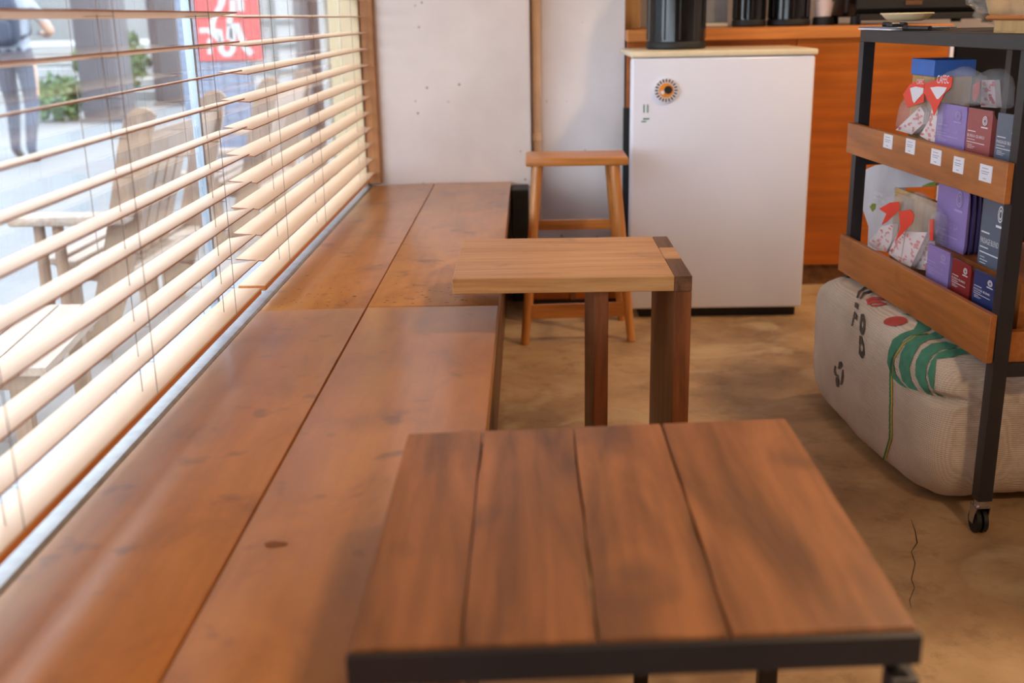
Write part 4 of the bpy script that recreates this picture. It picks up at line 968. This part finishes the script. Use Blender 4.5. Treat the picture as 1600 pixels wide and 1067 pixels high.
def bush(label, c, r, n, seed):
    rnd = random.Random(seed); t = thing('bush', label, 'bush', (c[0], c[1], GZ), 0, 'street bushes'); bm = BM()
    for _ in range(n):
        d = Vector((rnd.gauss(0, 1), rnd.gauss(0, 1), rnd.gauss(0, 1))).normalized()*r*rnd.uniform(.4, 1); p = Vector(c)+Vector((d.x, d.y, max(d.z*.9, GZ-c[2]+.02)))
        a = Vector((rnd.uniform(-1, 1), rnd.uniform(-1, 1), rnd.uniform(-1, 1))).normalized(); b2 = a.orthogonal().normalized(); s = r*.16
        bm.faces.new([bm.verts.new(q_) for q_ in (p-a*s, p+b2*s*.5, p+a*s, p-b2*s*.5)])
    obj('foliage', bm, MAT['leaf'], t, 0); obj('stem', cyl(BM(), (c[0], c[1], GZ), (c[0], c[1], c[2]), .03, seg=8), MAT['deck'], t)
bush('small green bush at the foot of the nearest street pillar', (-6.65, 15.6, 0.0), .40, 500, 1)
bush('tall green shrub between the two street pillars', (-6.85, 18.4, .45), .60, 700, 2)
bush('green shrub beyond the second street pillar', (-5.05, 18.6, .2), .45, 400, 3)

# ------------------------------------------------------------------ the walking person
def person(x, y, rz):
    V = dict(pel=(0, 0, .92, .15), bel=(0, .0, 1.06, .135), che=(0, .05, 1.28, .15), nk0=(0, .08, 1.42, .075), nk=(0, .10, 1.48, .055), hd=(0, .13, 1.58, .09), hd2=(0, .14, 1.68, .088),
             hl=(-.10, 0, .88, .10), kl=(-.11, .14, .50, .068), al=(-.11, .03, .10, .045), fl=(-.11, .12, .04, .04), tl=(-.115, .20, .03, .032),
             hr=(.10, 0, .88, .10), kr=(.105, -.02, .49, .068), ar=(.10, -.22, .12, .045), fr=(.10, -.14, .04, .04), tr=(.105, -.06, .03, .032),
             sl=(-.19, .06, 1.36, .062), el=(-.27, -.02, 1.10, .044), wl=(-.24, .16, .96, .032), ml=(-.235, .21, .93, .03),
             sr=(.19, .06, 1.36, .062), er=(.33, .06, 1.13, .044), wr=(.24, .24, 1.10, .032), mr=(.20, .28, 1.11, .03))
    for s, w in (('l', -1), ('r', 1)):
        b = Vector(V['m'+s][:3]); d = (b-Vector(V['w'+s][:3])).normalized()
        for i in range(4): p = b+d*.075+Vector((.014*(i-1.5), 0, .004*i)); V['f%s%d' % (s, i)] = (p.x, p.y, p.z, .0085)
        p = b+d*.03+Vector((-w*.045, .01, .01)); V['th'+s] = (p.x, p.y, p.z, .010)
    E_ = [('pel', 'bel'), ('bel', 'che'), ('che', 'nk0'), ('nk0', 'nk'), ('nk', 'hd'), ('hd', 'hd2')]
    for s in 'lr':
        E_ += [('pel', 'h'+s), ('h'+s, 'k'+s), ('k'+s, 'a'+s), ('a'+s, 'f'+s), ('f'+s, 't'+s), ('che', 's'+s), ('s'+s, 'e'+s), ('e'+s, 'w'+s), ('w'+s, 'm'+s), ('m'+s, 'th'+s)] + [('m'+s, 'f%s%d' % (s, i)) for i in range(4)]
    ks = list(V); me = bpy.data.meshes.new('body'); me.from_pydata([V[k][:3] for k in ks], [(ks.index(a), ks.index(b)) for a, b in E_], [])
    tmp = bpy.data.objects.new('tmp', me); C.objects.link(tmp); md = tmp.modifiers.new('s', 'SKIN'); md.use_smooth_shade = True
    for i, k in enumerate(ks):
        sv = me.skin_vertices[0].data[i]; sv.radius = (V[k][3], V[k][3]); sv.use_root = (k == 'pel')
    tmp.modifiers.new('d', 'SUBSURF').levels = 2
    dg = bpy.context.evaluated_depsgraph_get(); m2 = bpy.data.meshes.new_from_object(tmp.evaluated_get(dg)); bpy.data.objects.remove(tmp)
    for mt in ('shirt', 'trouser', 'skin', 'shoe'): m2.materials.append(MAT[mt])
    zmin = min(v.co.z for v in m2.vertices)
    for v in m2.vertices: v.co.z -= zmin
    for p in m2.polygons:
        c = p.center; p.use_smooth = True
        if c.z > 1.44: p.material_index = 2
        elif abs(c.x) > .17 and c.z < 1.22: p.material_index = 2
        elif c.z < .085: p.material_index = 3
        elif c.z < .98 and abs(c.x) < .24: p.material_index = 1
    PS = 1.1
    t = thing('person', 'person in pale shirt and dark trousers walking away down the street', 'person', (x, y, GZ), rz); t.scale = (PS, PS, PS)
    o = bpy.data.objects.new('body', m2); C.objects.link(o); o.parent = t
    def loc(name, bm, mt): q_ = bpy.data.objects.new(name, finish(bm, name, MAT[mt])); C.objects.link(q_); q_.parent = t; return q_
    loc('hair', blob(BM(), (0, .115, 1.665), (.098, .105, .10), 3, 2.2, .1), 'hair')
    for s in (-1, 1): loc('ear', blob(BM(), (s*.09, .13, 1.60), (.012, .02, .03), 2, 2, 0), 'skin')
    loc('nose', blob(BM(), (0, .235, 1.60), (.014, .02, .022), 2, 2, 0), 'skin')
    for s in (-1, 1): loc('eye', blob(BM(), (s*.034, .212, 1.63), (.012, .01, .008), 2, 2, 0), 'dark')
    loc('mouth', blob(BM(), (0, .218, 1.545), (.024, .008, .006), 2, 2, 0), 'red')
    b = thing('backpack', 'dark blue backpack worn by the walking person', 'backpack', (x, y, GZ+1.0*PS), rz); b.scale = (PS, PS, PS)
    def lb(name, bm, mt):
        q_ = bpy.data.objects.new(name, finish(bm, name, MAT[mt])); C.objects.link(q_); q_.parent = b
    lb('pack_body', blob(BM(), (-.02, -.20, .24), (.16, .095, .23), 4, 3.5, .04), 'pack'); lb('pocket', blob(BM(), (-.02, -.30, .14), (.12, .035, .10), 3, 3.5, .03), 'pack')
    for s in (-1, 1): lb('shoulder_strap', tube(BM(), [(s*.10-.01, -.13, .44), (s*.11, .0, .475), (s*.12, .16, .44), (s*.13, .20, .28), (s*.14, .1, .12), (s*.13, -.13, .08)], .014, 8), 'pack')
q = pix(45, 249, 2, GZ); person(q.x, q.y, math.radians(8))
for o in C.objects:
    if o.name.split('.')[0] in ('small_print', 'filter_print'): o['kind'] = 'stuff'
